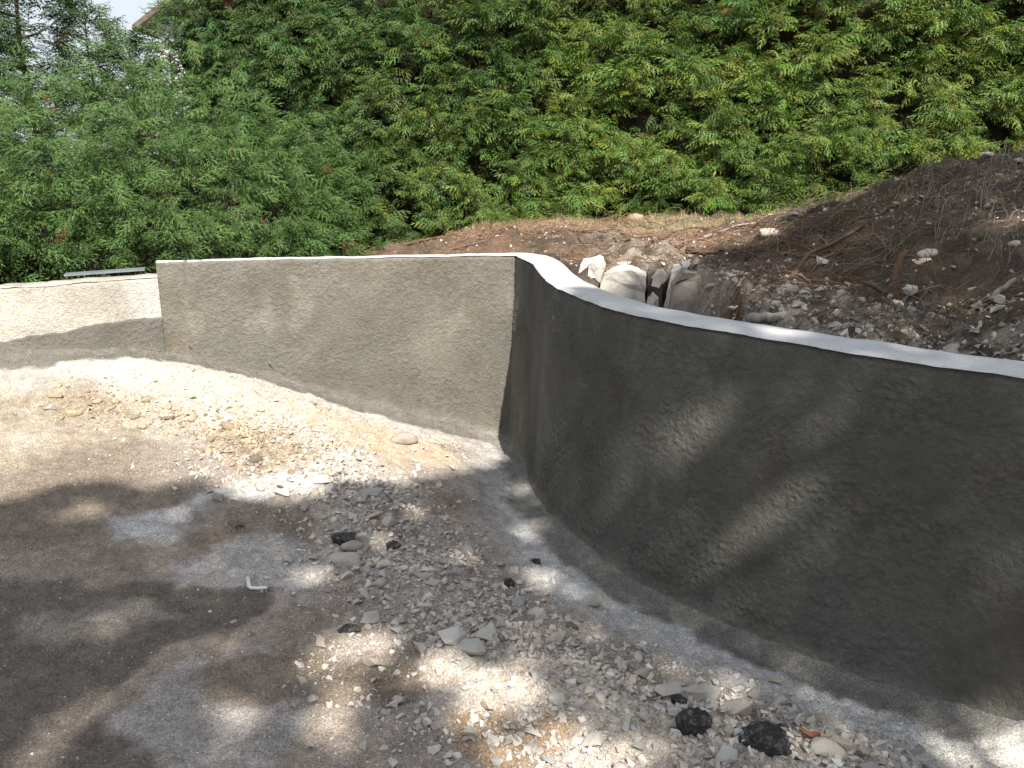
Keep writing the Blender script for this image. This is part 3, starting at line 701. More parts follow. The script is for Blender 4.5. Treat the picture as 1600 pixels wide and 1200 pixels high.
# bent white plastic offcut
def tube(points, radii, n=6, cap=True):
    P = [Vector(p) for p in points]; Vv, Ff = [], []
    up = Vector((0, 0, 1))
    for i, p in enumerate(P):
        t = (P[min(i+1, len(P)-1)] - P[max(i-1, 0)]).normalized()
        a = t.cross(up); a = a.normalized() if a.length > 1e-4 else Vector((1, 0, 0)); b_ = a.cross(t)
        r = radii[i] if hasattr(radii, '__len__') else radii
        for k in range(n):
            q = 2 * math.pi * k / n; Vv.append(p + a * (r * math.cos(q)) + b_ * (r * math.sin(q)))
    for i in range(len(P) - 1):
        for k in range(n): Ff.append((i*n+k, i*n+(k+1) % n, (i+1)*n+(k+1) % n, (i+1)*n+k))
    if cap: Ff.append(tuple(range(n))[::-1]); Ff.append(tuple((len(P)-1)*n+k for k in range(n)))
    return Vv, Ff
def tube_me(name, points, radii, mat, n=8):
    v, f = tube(points, radii, n); me = bpy.data.meshes.new(name); me.from_pydata([x[:] for x in v], [], f); me.materials.append(mat)
    me.polygons.foreach_set('use_smooth', np.ones(len(me.polygons), bool)); return me
A0, A1, A2 = gp(388, 908), gp(390, 921), gp(418, 923)
o_ = (A1[0], A1[1], float(gz(A1[0], A1[1])) + .006)
rel = lambda p, h: (p[0] - o_[0], p[1] - o_[1], float(gz(p[0], p[1])) + h - o_[2])
pl = link('plastic_offcut', tube_me('plastic_offcut', [rel(A0, .014), rel((A0 + A1) / 2, .010), rel(A1 + (A0 - A1) * .12, .008), rel(A1 + (A2 - A1) * .12, .007), rel((A1 + A2) / 2, .006), rel(A2, .012)], [.008, .008, .008, .007, .007, .006], M['plastic'], 8), None, o_)
tag(pl, 'small bent white plastic offcut lying on the brown soil', 'offcut')
# dry leaf: curled blade with a midrib
p = gp(1264, 1158); bm = bmesh.new(); rows = []
for i in range(7):
    t = i / 6; wdt = .013 * math.sin(math.pi * min(1, t * .95 + .05)) ** .7; rows.append([bm.verts.new(((t - .5) * .062, s * wdt, .006 + .012 * abs(s) ** 1.5 + .010 * (t - .5) ** 2 * 4 + .003 * math.sin(9 * t + s))) for s in (-1, -.5, 0, .5, 1)])
for a_, b_ in zip(rows, rows[1:]):
    for k in range(4): bm.faces.new((a_[k], a_[k+1], b_[k+1], b_[k]))
lf = link('dry_leaf', to_me(bm, 'dry_leaf', M['leaf_dry'], True), None, (p[0], p[1], float(gz(p[0], p[1])) + .008)); lf.rotation_euler.z = R(-25)
tag(lf, 'curled orange-brown dead leaf on grey dust near the wall foot', 'leaf')

# ------------------------------------------------------------------ rocks and roots of the bank
def on_bank(n, dens, lim=(-1.4, 3.6, 2.2, 7.4)):
    out = []
    while sum(map(len, out)) < n:
        x = rng.uniform(lim[0], lim[1], 40000); y = rng.uniform(lim[2], lim[3], 40000); w = -line_dist(x, y)[0] - .16
        k = (rng.random(len(x)) < dens(x, y, w)) & (w > .03) & (y < 7.3 - .2 * x); out.append(np.c_[x[k], y[k]])
    return np.vstack(out)[:n]
cl = lambda x, y: smooth(-.2, .6, fbm(x * 3, y * 3, 0, 3, 131))
db = lambda x, y, w: np.clip(.10 + .5 * smooth(.9, .1, w) * smooth(.7, 1.0, x) + .8 * smooth(.5, .2, np.abs(x - 1.15)) * smooth(.95, .5, w), 0, 1) * (.3 + .7 * cl(x, y))
Pb = on_bank(11000, db); sz = .005 + .030 * rng.random(len(Pb)) ** 3
pos = np.c_[Pb, bz(Pb[:, 0], Pb[:, 1]) + sz * .15]
colb = np.array([(.36, .32, .27), (.27, .24, .21), (.46, .42, .36), (.20, .165, .135)])[rng.integers(0, 4, len(Pb))] * rng.uniform(.75, 1.2, (len(Pb), 1))
a = scatter_mesh(ANG, pos, sz * 1.3, np.clip(colb, 0, .8), .6)
g2 = link('gravel', mesh_np('gravel', a[0], a[1], M['gravel'], False, a[2]), bank); g2['kind'] = 'stuff'
Pb = on_bank(130, db); cntb = 0
for x, y in Pb:
    s = .035 + .05 * random.random() ** 2
    o = link('stone', stone_mesh(random.randrange(10), random.choice(smats + ['stone3', 'stone2', 'stone3']), random.random() < .25), bank)
    o.location = (x, y, float(bz(x, y)) + s * .12); o.rotation_euler = (random.gauss(0, .4), random.gauss(0, .4), random.uniform(0, 6.28)); o.scale = (s * random.uniform(.9, 1.3), s, s * random.uniform(.8, 1.1))
for i in range(110):                                       # broken rock packed into the cut face
    x, y = random.uniform(.72, 1.5), random.uniform(2.9, 4.3); w = -float(line_dist([x], [y])[0][0]) - .17
    if not .03 < w < .62: continue
    s = .035 + .06 * random.random() ** 1.6; o = link('stone', stone_mesh(random.randrange(10), random.choice(['stone3', 'stone2', 'stone4', 'stone0'])), bank)
    o.location = (x, y, float(bz(x, y)) + s * .05); o.rotation_euler = (random.gauss(0, .7), random.gauss(0, .7), random.uniform(0, 6.28)); o.scale = (s * 1.2, s, s)
for i, (px, py, L, Wd, Ht, rz, mn, rd, lab) in enumerate([
    (993, 345, .12, .09, .10, 0, 'stone_tan', True, 'tan rounded stone sitting on the grass verge under the hedge'),
    (1200, 369, .10, .07, .08, 0, 'stone4', True, 'pinkish rounded stone on the root-strewn bank near the heap'),
    (1545, 243, .13, .07, .05, 25, 'stone1', False, 'flat pale slab on the crest of the soil heap'),
    (1590, 254, .08, .06, .05, 0, 'stone1', False, 'pale stone on the heap crest beside the flat slab'),
    (1550, 318, .06, .05, .05, 0, 'stone3', False, 'light stone high on the flank of the soil heap'),
    (1421, 457, .07, .06, .05, 0, 'stone5', True, 'pale rounded stone just right of the upright root stub'),
    (1312, 457, .06, .07, .06, 30, 'stone1', False, 'pale block half sunk in rubble left of the root stub'),
    (1325, 447, .075, .04, .05, 50, 'stone1', False, 'slanted pale shard above the half-sunk block'),
    (1565, 472, .075, .055, .05, 0, 'stone1', False, 'white stone beside split wood on the lower heap'),
    (1525, 482, .075, .05, .05, 20, 'stone0', False, 'tan stone low on the heap left of the white one'),
    (1448, 400, .075, .06, .05, 0, 'stone3', True, 'grey cobble in the stone pocket above the root stub'),
    (1440, 412, .09, .06, .05, 0, 'stone4', False, 'pinkish block in the stone pocket above the root stub'),
]):
    q = bp(px, py); o = link('bank_stone', big_stone(700 + i, mn, rd), None, (q[0], q[1], q[2] + Ht * .22)); o.scale = (L * 1.15, Wd * 1.3, Ht * 1.4)
    o.rotation_euler = (.1, -.1, R(rz)); tag(o, lab, 'stone', 'stones lying on the bank')
# exposed bedrock in the cut: split blocks standing behind the wall
def rock_block(name, pix, depth_y, thick, mat, lab, seed):
    """prism with a broken outline, set at its own depth and given thickness"""
    r = random.Random(seed); bm = bmesh.new(); pts = []
    for (px, py) in pix:
        rr = ray(px, py); t = depth_y / rr[1]; pts.append(Vector((rr[0] * t, depth_y, CAM_H + rr[2] * t)))
    c = sum(pts, Vector()) / len(pts)
    f = [bm.verts.new(p - c + Vector((0, r.uniform(-.02, .02), 0))) for p in pts]; b_ = [bm.verts.new((p - c) * r.uniform(.9, 1.05) + Vector((.03, thick, .02))) for p in pts]
    bm.faces.new(f); bm.faces.new(b_[::-1])
    for i in range(len(f)): bm.faces.new((f[i], b_[i], b_[(i+1) % len(f)], f[(i+1) % len(f)]))
    bmesh.ops.recalc_face_normals(bm, faces=bm.faces)
    bmesh.ops.triangulate(bm, faces=bm.faces)
    bmesh.ops.subdivide_edges(bm, edges=bm.edges, cuts=2, use_grid_fill=True)
    for v in bm.verts:
        w = v.co + c; v.co += Vector((.008 * float(noise(w.x * 30, w.y * 30, w.z * 30, seed)), .013 * float(noise(w.x * 24, w.y * 24, w.z * 24, seed + 1)), .008 * float(noise(w.x * 30, w.y * 30, w.z * 30, seed + 2))))
    o = link(name, to_me(bm, name, M[mat]), None, c); tag(o, lab, 'rock', 'bedrock blocks in the cut'); return o
rock_block('rock_block', [(934, 492), (938, 444), (947, 430), (963, 424), (986, 422), (998, 428), (1010, 434), (1009, 457), (1003, 500)], 4.32, .22, 'rock_white', 'largest white bedrock block exposed in the cut behind the wall', 1)
rock_block('rock_block', [(918, 436), (920, 412), (934, 410), (945, 418), (938, 444), (930, 436)], 4.40, .18, 'stone1', 'cream split block left of the largest white bedrock block', 2)
rock_block('rock_block', [(903, 430), (906, 414), (921, 412), (921, 440)], 4.46, .15, 'stone3', 'grey split block at the left end of the cut', 3)
rock_block('rock_block', [(1010, 505), (1012, 428), (1024, 424), (1036, 430), (1034, 505)], 4.40, .18, 'stone_dark', 'dark-tinted rock face standing for the shaded recess right of the white block', 4)  # dark stone colour stands for the shade in the cavity
rock_block('rock_block', [(1018, 448), (1018, 432), (1030, 428), (1037, 440), (1030, 450)], 4.28, .08, 'rock_white', 'small white lump hanging in the dark recess of the cut', 5)
rock_block('rock_block', [(1009, 480), (1014, 464), (1022, 474), (1022, 490), (1010, 490)], 4.22, .06, 'rock_white', 'white chip low in the dark recess of the cut', 6)
rock_block('rock_block', [(1033, 500), (1042, 455), (1050, 425), (1078, 412), (1062, 435), (1052, 470), (1046, 505)], 4.22, .12, 'stone5', 'slanted pale rock rib right of the dark recess', 7)

rock_block('rock_block', [(1044, 510), (1053, 448), (1068, 424), (1090, 428), (1112, 446), (1135, 470), (1150, 512)], 4.10, .30, 'rock_grey', 'grey fractured rock mass right of the slanted pale rib', 8)
# roots: those one can follow are objects of the bank, the hair roots a tangle
def bank_path(x0, y0, ang, L, n, wob, lift, seed):
    r = random.Random(seed); pts = []; x, y, a = x0, y0, ang
    for i in range(n):
        pts.append((x, y, float(bz(x, y)) + lift * (.6 + .8 * r.random()) + .01 * math.sin(i * 1.3 + seed))); a += r.gauss(0, wob); x += math.cos(a) * L / n; y += math.sin(a) * L / n
    return pts
k = 0
def root_obj(pts, r0, r1, mat, lab=None):
    o0 = Vector(pts[0]); n = len(pts); rad = [r0 + (r1 - r0) * i / (n - 1) for i in range(n)]
    o = link('root', tube_me('root', [Vector(q) - o0 for q in pts], rad, mat, 6), bank, o0)
    if lab: o['label'] = lab
for i in range(70):
    while True:
        x, y = random.uniform(-.9, 2.3), random.uniform(4.2, 6.9); w = -float(line_dist([x], [y])[0][0])
        pth = bank_path(x, y, random.choice([0, math.pi]) + random.gauss(0, .55), random.uniform(.25, .7), 7, .28, .012, i)
        if .25 < w < 2.2 and min(-line_dist([q_[0] for q_ in pth], [q_[1] for q_ in pth])[0]) > .22: break
    root_obj(pth, random.uniform(.004, .010), random.uniform(.002, .004), M['root'])
def root_pix(pp, r0, r1, mat, lab, lift=.015):
    pts = []
    for q in pp:
        b_ = bp(*q); pts.append((b_[0], b_[1], b_[2] + lift))
    root_obj(pts, r0, r1, mat, lab)
root_pix([(1072, 395), (1100, 399), (1130, 398), (1150, 396), (1178, 403)], .014, .010, M['root'], 'long brown root lying across the bank face')
root_pix([(1100, 374), (1130, 364), (1150, 356), (1180, 352)], .012, .006, M['grey_wood'], 'pale peeled root near the verge')
root_pix([(1030, 376), (1050, 366), (1080, 359), (1100, 359)], .010, .006, M['root'], 'arched brown root near the verge')
root_pix([(1225, 342), (1240, 337), (1255, 340)], .014, .009, M['grey_wood'], 'short thick pale root end below the hedge')
root_pix([(1235, 440), (1262, 402), (1300, 385), (1340, 362), (1380, 335), (1440, 305)], .012, .006, M['root'], 'long dark root running up the heap')
root_pix([(1262, 404), (1285, 408), (1310, 400), (1330, 375)], .008, .005, M['root'], 'forked root low on the heap')
root_pix([(1330, 350), (1400, 325), (1470, 310), (1530, 300)], .008, .005, M['root'], 'thin straight root high on the heap')
root_pix([(600, 392), (640, 384), (690, 372), (730, 368)], .014, .008, M['root'], 'thick reddish root along the wall back')
# hair roots / dry stalks: one tangle
def strands(n, dens, lim, Lr, rad, cols, ang_mu, ang_sd, lift, seed, seg=5):
    Pp = on_bank(n, dens, lim); n = len(Pp); r = np.random.default_rng(seed)
    a0 = ang_mu + r.normal(0, ang_sd, n) + np.pi * r.integers(0, 2, n); L = r.uniform(*Lr, n)
    Vs = np.zeros((n, seg + 1, 3, 3)); x, y, a_ = Pp[:, 0].copy(), Pp[:, 1].copy(), a0
    ph = r.uniform(0, 6.28, n); lf_ = np.abs(r.normal(0, lift, n)) + .003
    for i in range(seg + 1):
        t = i / seg; z = bz(x, y) + lf_ * (.3 + np.sin(np.pi * t) ** .8 + .3 * np.sin(ph + 3 * t)); w = rad * (1 - .5 * t) * r.uniform(.7, 1.3, n)
        nx_, ny_ = -np.sin(a_), np.cos(a_)
        for k_, (du, dv) in enumerate(((-1, -.4), (1, -.4), (0, 1))):
            Vs[:, i, k_] = np.c_[x + nx_ * w * du, y + ny_ * w * du, z + w * dv]
        a_ = a_ + r.normal(0, .28, n); x = x + np.cos(a_) * L / seg; y = y + np.sin(a_) * L / seg
    q = []
    for i in range(seg):
        for k_ in range(3): q.append((i*3+k_, i*3+(k_+1) % 3, (i+1)*3+(k_+1) % 3, (i+1)*3+k_))
    Ff = (np.array(q)[None] + (np.arange(n) * (seg + 1) * 3)[:, None, None]).reshape(-1, 4)
    cc = np.array(cols)[r.integers(0, len(cols), n)] * r.uniform(.7, 1.25, (n, 1))
    return Vs.reshape(-1, 3), Ff, np.repeat(cc, (seg + 1) * 3, 0)
parts = [strands(2100, lambda x, y, w: cl(x, y) * smooth(0, .12, w) * smooth(2.0, 1.0, w) * smooth(2.2, 1.2, x), (-1.1, 2.0, 3.6, 7.2), (.08, .32), .0017, [(.16, .088, .052), (.20, .118, .072), (.09, .055, .038), (.26, .19, .135)], 0.0, .6, .025, 1),
         strands(2900, lambda x, y, w: cl(x + 3, y) * smooth(.05, .5, w) * smooth(.9, 1.4, x), (1.0, 3.6, 2.6, 5.8), (.10, .38), .0014, [(.075, .053, .039), (.115, .088, .058), (.05, .038, .031), (.18, .15, .10)], .75, .5, .03, 2),
         strands(900, lambda x, y, w: smooth(.5, .9, w) * .8, (2.0, 3.6, 2.6, 5.3), (.05, .16), .0016, [(.26, .23, .17), (.18, .16, .12)], 1.2, .9, .05, 3)]
off = 0; VV, FF, CC = [], [], []
for v, f, c in parts: VV.append(v); FF.append(f + off); CC.append(c); off += len(v)
hr = link('root_tangle', mesh_np('root_tangle', np.vstack(VV), np.vstack(FF), M['strand'], False, np.vstack(CC)), bank); hr['kind'] = 'stuff'
# dry grass of the verge
def grass(n):
    x = rng.uniform(-.4, 2.8, n); y = 7.15 - .2 * x - np.abs(rng.normal(0, .28, n)); z = bz(x, y); h = rng.uniform(.02, .07, n); a_ = rng.uniform(0, 6.28, n); ln = rng.uniform(.01, .04, n)
    w = .0022
    V0 = np.stack([np.c_[x - w*np.sin(a_), y + w*np.cos(a_), z - .005], np.c_[x + w*np.sin(a_), y - w*np.cos(a_), z - .005], np.c_[x + ln*np.cos(a_), y + ln*np.sin(a_), z + h]], 1)
    c = np.array([(.38, .31, .17), (.30, .25, .13), (.20, .22, .08)])[rng.integers(0, 3, n)]
    return V0.reshape(-1, 3), np.arange(n * 3).reshape(-1, 3), np.repeat(c, 3, 0)
v, f, c = grass(3500)
tag(link('dry_grass', mesh_np('dry_grass', v, f, M['strand'], False, c)), 'short dry grass along the verge under the hedge', 'grass', None, 'stuff')
# weathered log on the wall's back edge, root stub, split wood
def stick(name, pp, r0, r1, mat, lab, cat, lift=.02, sub=3):
    Q = np.array([bp(*q) for q in pp]); Q[:, 2] += lift; Q = resample(Q, np.linalg.norm(Q[-1] - Q[0]) / 7); n = len(Q)
    Q[1:-1] += rng.normal(0, .004, (n - 2, 3)); o0 = Vector(Q[0])
    o = link(name, tube_me(name, [Vector(q) - o0 for q in Q], [r0 + (r1 - r0) * i / (n - 1) for i in range(n)], M[mat], 9), None, o0); tag(o, lab, cat); return o
stick('weathered_stick', [(1172, 503), (1200, 502), (1226, 498)], .024, .018, 'grey_wood', 'thick grey weathered stick lying on soil behind the curved wall', 'stick', .015)
stick('split_wood', [(1545, 478), (1565, 462), (1585, 448)], .012, .008, 'grey_wood', 'splintered pale wood sticking up on the lower soil heap', 'wood', .03)
q = bp(1394, 462)
st = empty('root_stub', (q[0], q[1], q[2])); tag(st, 'brown forked root stub standing upright in the rubble of the heap', 'root')
def stp(name, pts, rr, m='root'):
    o = link(name, tube_me(name, pts, rr, M[m], 8)); o.parent = st
stp('stem', [(0, 0, -.03), (.005, 0, .04), (.008, .01, .10), (.03, .02, .16), (.05, .02, .19)], [.022, .020, .019, .016, .010])
stp('branch', [(0, 0, .0), (-.05, -.01, .02), (-.10, -.01, .05), (-.14, 0, .06)], [.014, .012, .010, .006])
stp('branch', [(.03, .02, .16), (.06, 0, .17), (.09, -.01, .15)], [.010, .007, .003])
# zinc strip on the low wall
o0 = Vector((-2.52, 5.16, .945)); bm = bmesh.new()
prof = [(-.03, 0), (-.03, .012), (.03, .016), (.03, .004)]
ra = [[bm.verts.new((x, p_[0], p_[1] + .02 * (x + .23) / .46)) for p_ in prof] for x in (-.23, -.1, .02, .13, .23)]
for A_, B_ in zip(ra, ra[1:]):
    for k_ in range(4): bm.faces.new((A_[k_], B_[k_], B_[(k_+1) % 4], A_[(k_+1) % 4]))
bm.faces.new(ra[0][::-1]); bm.faces.new(ra[-1])
mp = link('metal_strip', to_me(bm, 'metal_strip', M['metal']), None, o0); mp.rotation_euler.z = R(15); tag(mp, 'grey metal strip lying behind the low wall against the hedge foot', 'strip')

# ------------------------------------------------------------------ conifer sprays
def make_spray(seed, L=.26, nside=11):
    r = random.Random(seed); Q = []
    def blade(p, d, l, w):
        n_ = Vector((r.gauss(0, .35), r.gauss(0, .35), 1)); s = d.cross(n_).normalized(); Q.append((p - s * w, p + d * l, p + s * w))
    bend = r.uniform(-.35, .35)
    def stem(t): return Vector((L * t, L * bend * t * t, .10 * L * t - .38 * L * t * t))
    for i in range(4):
        a, b_ = stem(i / 4), stem((i + 1) / 4); s = Vector((0, .0025, 0)); Q.append((a - s, b_, a + s))
    for i in range(nside):
        t = .10 + .90 * i / nside; sd = 1 if i % 2 else -1
        p = stem(t); l = L * (.36 * (1 - t) ** .8 + .13) * r.uniform(.75, 1.2); an = sd * R(r.uniform(34, 52)) + bend * t
        d = Vector((math.cos(an), math.sin(an), -.15)).normalized()
        m = 3 if l > .05 else 2
        for j in range(m):
            u = (j + .5) / m; pp = p + d * (l * u) + Vector((0, 0, -.45 * l * u * u))
            for s2 in (-1, 1):
                a2 = an + s2 * R(r.uniform(22, 38)); d2 = Vector((math.cos(a2), math.sin(a2), -.35 - .8 * u)).normalized()
                blade(pp - d * .004, d2, l * r.uniform(.40, .58) * (1.1 - .4 * u), .0043)
        blade(p, (d + Vector((0, 0, -.2))).normalized(), l * 1.1, .0044)
    blade(stem(.97), Vector((1, bend, -.7)).normalized(), .05, .0048)
    return np.array([[v[:] for v in q] for q in Q])          # (nq,3,3)
SPR = [make_spray(s, .26, 9) for s in range(10)]
SPR_SMALL = [make_spray(40 + s, .26, 7) for s in range(3)]
def frames(D, Nn):
    D = D / np.linalg.norm(D, axis=1)[:, None]; Yv = np.cross(Nn, D); Yv /= np.linalg.norm(Yv, axis=1)[:, None] + 1e-9; Zv = np.cross(D, Yv)
    return np.stack([D, Yv, Zv], -1)
def sprays(pos, D, Nn, scale, col, protos):
    Rm = frames(D, Nn); which = rng.integers(0, len(protos), len(pos)); Vs, Cs = [], []
    for k_, pr in enumerate(protos):
        m = np.where(which == k_)[0]
        if not len(m): continue
        v = np.einsum('nij,qvj->nqvi', Rm[m], pr) * scale[m, None, None, None] + pos[m, None, None, :]
        Vs.append(v.reshape(-1, 3))
        tip = np.clip(pr[:, :, 0].mean(1) / .26, 0, 1)
        cc = col[m][:, None, :] * (1 + .30 * (tip[None, :, None] - .4)); cc = np.repeat(cc[:, :, None, :], 3, 2)
        Cs.append(cc.reshape(-1, 3))
    V = np.vstack(Vs); return V, np.arange(len(V)).reshape(-1, 3), np.clip(np.vstack(Cs), .003, .6)
G_BRIGHT = np.array((.165, .250, .055)); G_MID = np.array((.066, .130, .034)); G_BLUE = np.array((.060, .115, .043)); G_BROWN = np.array((.17, .080, .045))

hA, hB = np.array((-3.15, 8.10)), np.array((4.95, 6.48)); hu = (hB - hA) / np.linalg.norm(hB - hA); hn = np.array((hu[1], -hu[0])); hL = np.linalg.norm(hB - hA)
def hedge_face(u, z):
    return .09 * fbm(u * 1.6, z * 2.0, 0, 3, 141) + .10 * fbm(u * 6.8, z * 9.0, 0, 2, 145)
def hedge_sprays(n, depth, zmax=3.25, sc=(.36, .78), protos=SPR):
    u = rng.uniform(0, hL, n * 3); z0 = bz(hA[0] + hu[0] * u, hA[1] + hu[1] * u); z = z0 - .02 + rng.random(n * 3) * (zmax - z0)
    ok = np.where(rng.random(n * 3) < .10 + .90 * smooth(-.30, .30, fbm(u * 6.8, z * 9.0, 0, 2, 145)))[0][:n]
    u, z = u[ok], z[ok]; n = len(u)
    dp = hedge_face(u, z) - depth(n)
    x = hA[0] + hu[0] * u + hn[0] * dp; y = hA[1] + hu[1] * u + hn[1] * dp
    lat = rng.normal(.2, .9, n); out = rng.uniform(.3, .95, n); up = rng.normal(.25, .38, n)
    D = np.c_[hn[0] * out + hu[0] * lat, hn[1] * out + hu[1] * lat, up]
    Nn = np.c_[hn[0] * .45 + rng.normal(0, .4, n), hn[1] * .45 + rng.normal(0, .4, n), np.full(n, .95) + rng.normal(0, .25, n)]
    s = rng.uniform(*sc, n)
    f_ = smooth(-.5, .5, fbm(u * 1.3, z * 1.3, 0, 3, 143) + .25 * (u / hL - .45) * 2); b_ = rng.random(n) * .55 + .45 * f_
    col = G_MID * (1 - b_[:, None]) + G_BRIGHT * b_[:, None]
    bl = smooth(4.0, 1.2, u)[:, None] * .7; col = col * (1 - bl) + G_BLUE * (.8 + .5 * rng.random((n, 1))) * bl
    br = (rng.random(n) < .014 + .04 * smooth(.25, .6, fbm(u * 2.3, z * 2.3, 0, 2, 144)))[:, None]; col = np.where(br, G_BROWN * rng.uniform(.6, 1.5, (n, 1)), col)
    col = col * rng.uniform(.68, 1.28, (n, 1)) * np.c_[rng.uniform(.78, 1.38, n), np.ones(n), rng.uniform(.7, 1.4, n)]
    return sprays(np.c_[x, y, z], D, Nn, s * np.where(br[:, 0], .6, 1), col, protos)
hedge = empty('trimmed_hedge', (1.2, 7.3, 1.1)); tag(hedge, 'tall dense clipped conifer hedge behind the bank, bright green in the sun', 'hedge')
V1 = hedge_sprays(17500, lambda n: np.abs(rng.normal(0, .07, n)))
V2_ = hedge_sprays(1500, lambda n: rng.uniform(.08, .30, n))
V3_ = hedge_sprays(700, lambda n: rng.uniform(.28, .60, n), sc=(1.0, 1.6), protos=SPR_SMALL)
off = 0; VV, FF, CC = [], [], []
for v, f, c in (V1, V2_, V3_): VV.append(v); FF.append(f + off); CC.append(c); off += len(v)
fo = child('foliage', mesh_np('foliage', np.vstack(VV), np.vstack(FF), M['foliage'], False, np.vstack(CC)), hedge); fo['kind'] = 'stuff'
for i, u in enumerate(np.arange(.2, hL, .62)):
    x, y = hA + hu * u - hn * (.5 + .08 * random.random()); z = float(bz(x, y)); h = 3.2
    pts = [(x - 1.2 + random.gauss(0, .03), y - 7.3 + random.gauss(0, .02), z - 1.1 - .05 + h * t) for t in np.linspace(0, 1, 7)]
    o = link('trunk', tube_me('trunk', pts, list(np.linspace(.055, .02, 7)), M['bark'], 8), hedge)
# two ragged dark sheets inside the hedge: dense twigs with shade in their colour
def inner(depth, seed, name='shade_core'):
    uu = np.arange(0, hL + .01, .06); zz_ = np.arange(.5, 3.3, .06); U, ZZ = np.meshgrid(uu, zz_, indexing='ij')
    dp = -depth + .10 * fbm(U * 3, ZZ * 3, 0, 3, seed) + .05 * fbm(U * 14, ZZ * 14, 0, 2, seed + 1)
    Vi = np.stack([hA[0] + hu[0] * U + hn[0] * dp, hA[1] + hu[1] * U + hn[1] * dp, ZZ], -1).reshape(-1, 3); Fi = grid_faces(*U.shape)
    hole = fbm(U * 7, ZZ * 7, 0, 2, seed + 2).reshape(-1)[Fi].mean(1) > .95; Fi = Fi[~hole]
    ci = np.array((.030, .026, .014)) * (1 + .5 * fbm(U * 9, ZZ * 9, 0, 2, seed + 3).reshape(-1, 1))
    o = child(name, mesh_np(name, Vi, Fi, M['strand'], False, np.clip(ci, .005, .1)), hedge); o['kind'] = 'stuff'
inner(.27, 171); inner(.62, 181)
# bare twigs showing on the face
for i in range(46):
    u = random.uniform(.3, hL - 1.2); z = random.uniform(1.2, 3.3); dp = float(hedge_face(u, z)) + random.uniform(-.12, .03); p0 = hA + hu * u + hn * (dp - .12)
    a_ = random.gauss(0, .8); L = random.uniform(.12, .34); pts = []
    for t in np.linspace(0, 1, 5):
        q = p0 + hu * (math.sin(a_) * L * t) + hn * (.16 * t); pts.append((q[0] - 1.2, q[1] - 7.3, z - 1.1 + math.cos(a_) * L * t * .7 - .06 * t * t + random.gauss(0, .004)))
    link('branch', tube_me('branch', pts, [.005, .0045, .004, .003, .002], M['root'], 5), hedge)

# looser untrimmed conifers left of the clipped hedge
def conifer(x, y, H, rad, n, lab, seed, blue=.75, sparse_top=True):
    z0 = float(bz(x, y)); t_ = empty('conifer', (x, y, z0)); tag(t_, lab, 'conifer', 'loose conifers left of the clipped hedge')
    r = np.random.default_rng(seed)
    h = r.random(n) ** 1.05; az = r.uniform(0, 2*np.pi, n)
    env = rad * (1 - h ** 2.2) ** .8 * (.75 + .35 * np.array([float(v) for v in noise(az * 1.2 + seed, h * 7, 0, seed)]))
    rr = env * np.sqrt(r.uniform(.25, 1.0, n)) + .03
    pos = np.c_[np.cos(az) * rr, np.sin(az) * rr, h * H]
    D = np.c_[np.cos(az) + r.normal(0, .5, n), np.sin(az) + r.normal(0, .5, n), r.normal(.25, .35, n) + h * .6]
    Nn = np.c_[np.cos(az) * .5 + r.normal(0, .35, n), np.sin(az) * .5 + r.normal(0, .35, n), np.full(n, 1.0)]
    b_ = r.random(n)[:, None]; col = G_MID * (1 - b_) + (G_BRIGHT * .85) * b_; col = col * (1 - blue) + G_BLUE * (.65 + .65 * b_) * blue
    br = (r.random(n) < .006)[:, None]; col = np.where(br, G_BROWN, col) * r.uniform(.65, 1.2, (n, 1))
    v, f, c = sprays(pos, D, Nn, r.uniform(.85, 1.5, n) * (1 - .25 * h), col, SPR)
    o = link('crown', mesh_np('crown', v, f, M['foliage'], False, c), t_); o['kind'] = 'stuff'
    pts = [(random.gauss(0, .02), random.gauss(0, .02), -.1 + (H + .05) * t) for t in np.linspace(0, 1, 8)]
    link('trunk', tube_me('trunk', pts, list(np.linspace(.05, .003, 8)), M['bark'], 8), t_)
    for i in range(14):
        hh_ = random.uniform(.1, .85); a_ = random.uniform(0, 6.28); l = rad * (1 - hh_ ** 2.2) * .9; q0 = hh_ * H
        link('branch', tube_me('branch', [(0, 0, q0), (math.cos(a_) * l * .5, math.sin(a_) * l * .5, q0 + .10 * l), (math.cos(a_) * l, math.sin(a_) * l, q0 + .30 * l)], [.014, .009, .004], M['bark'], 5), t_)
conifer(-4.75, 7.55, 4.4, .78, 1300, 'tallest dark conifer rising out of the top corner beside the sky gap', 17, .85)
conifer(-4.3, 7.8, 3.5, .62, 1000, 'dark conifer filling the left side of the sky gap', 12, .8)
conifer(-3.95, 8.3, 2.35, .50, 560, 'slim conifer under the sky gap with a feathery top', 16, .7)
conifer(-3.6, 8.4, 2.05, .48, 480, 'short conifer with a spiky top below the sky gap', 13, .6)
conifer(-3.25, 8.45, 2.12, .48, 480, 'short conifer with its thin tip against the pale house', 14, .55)
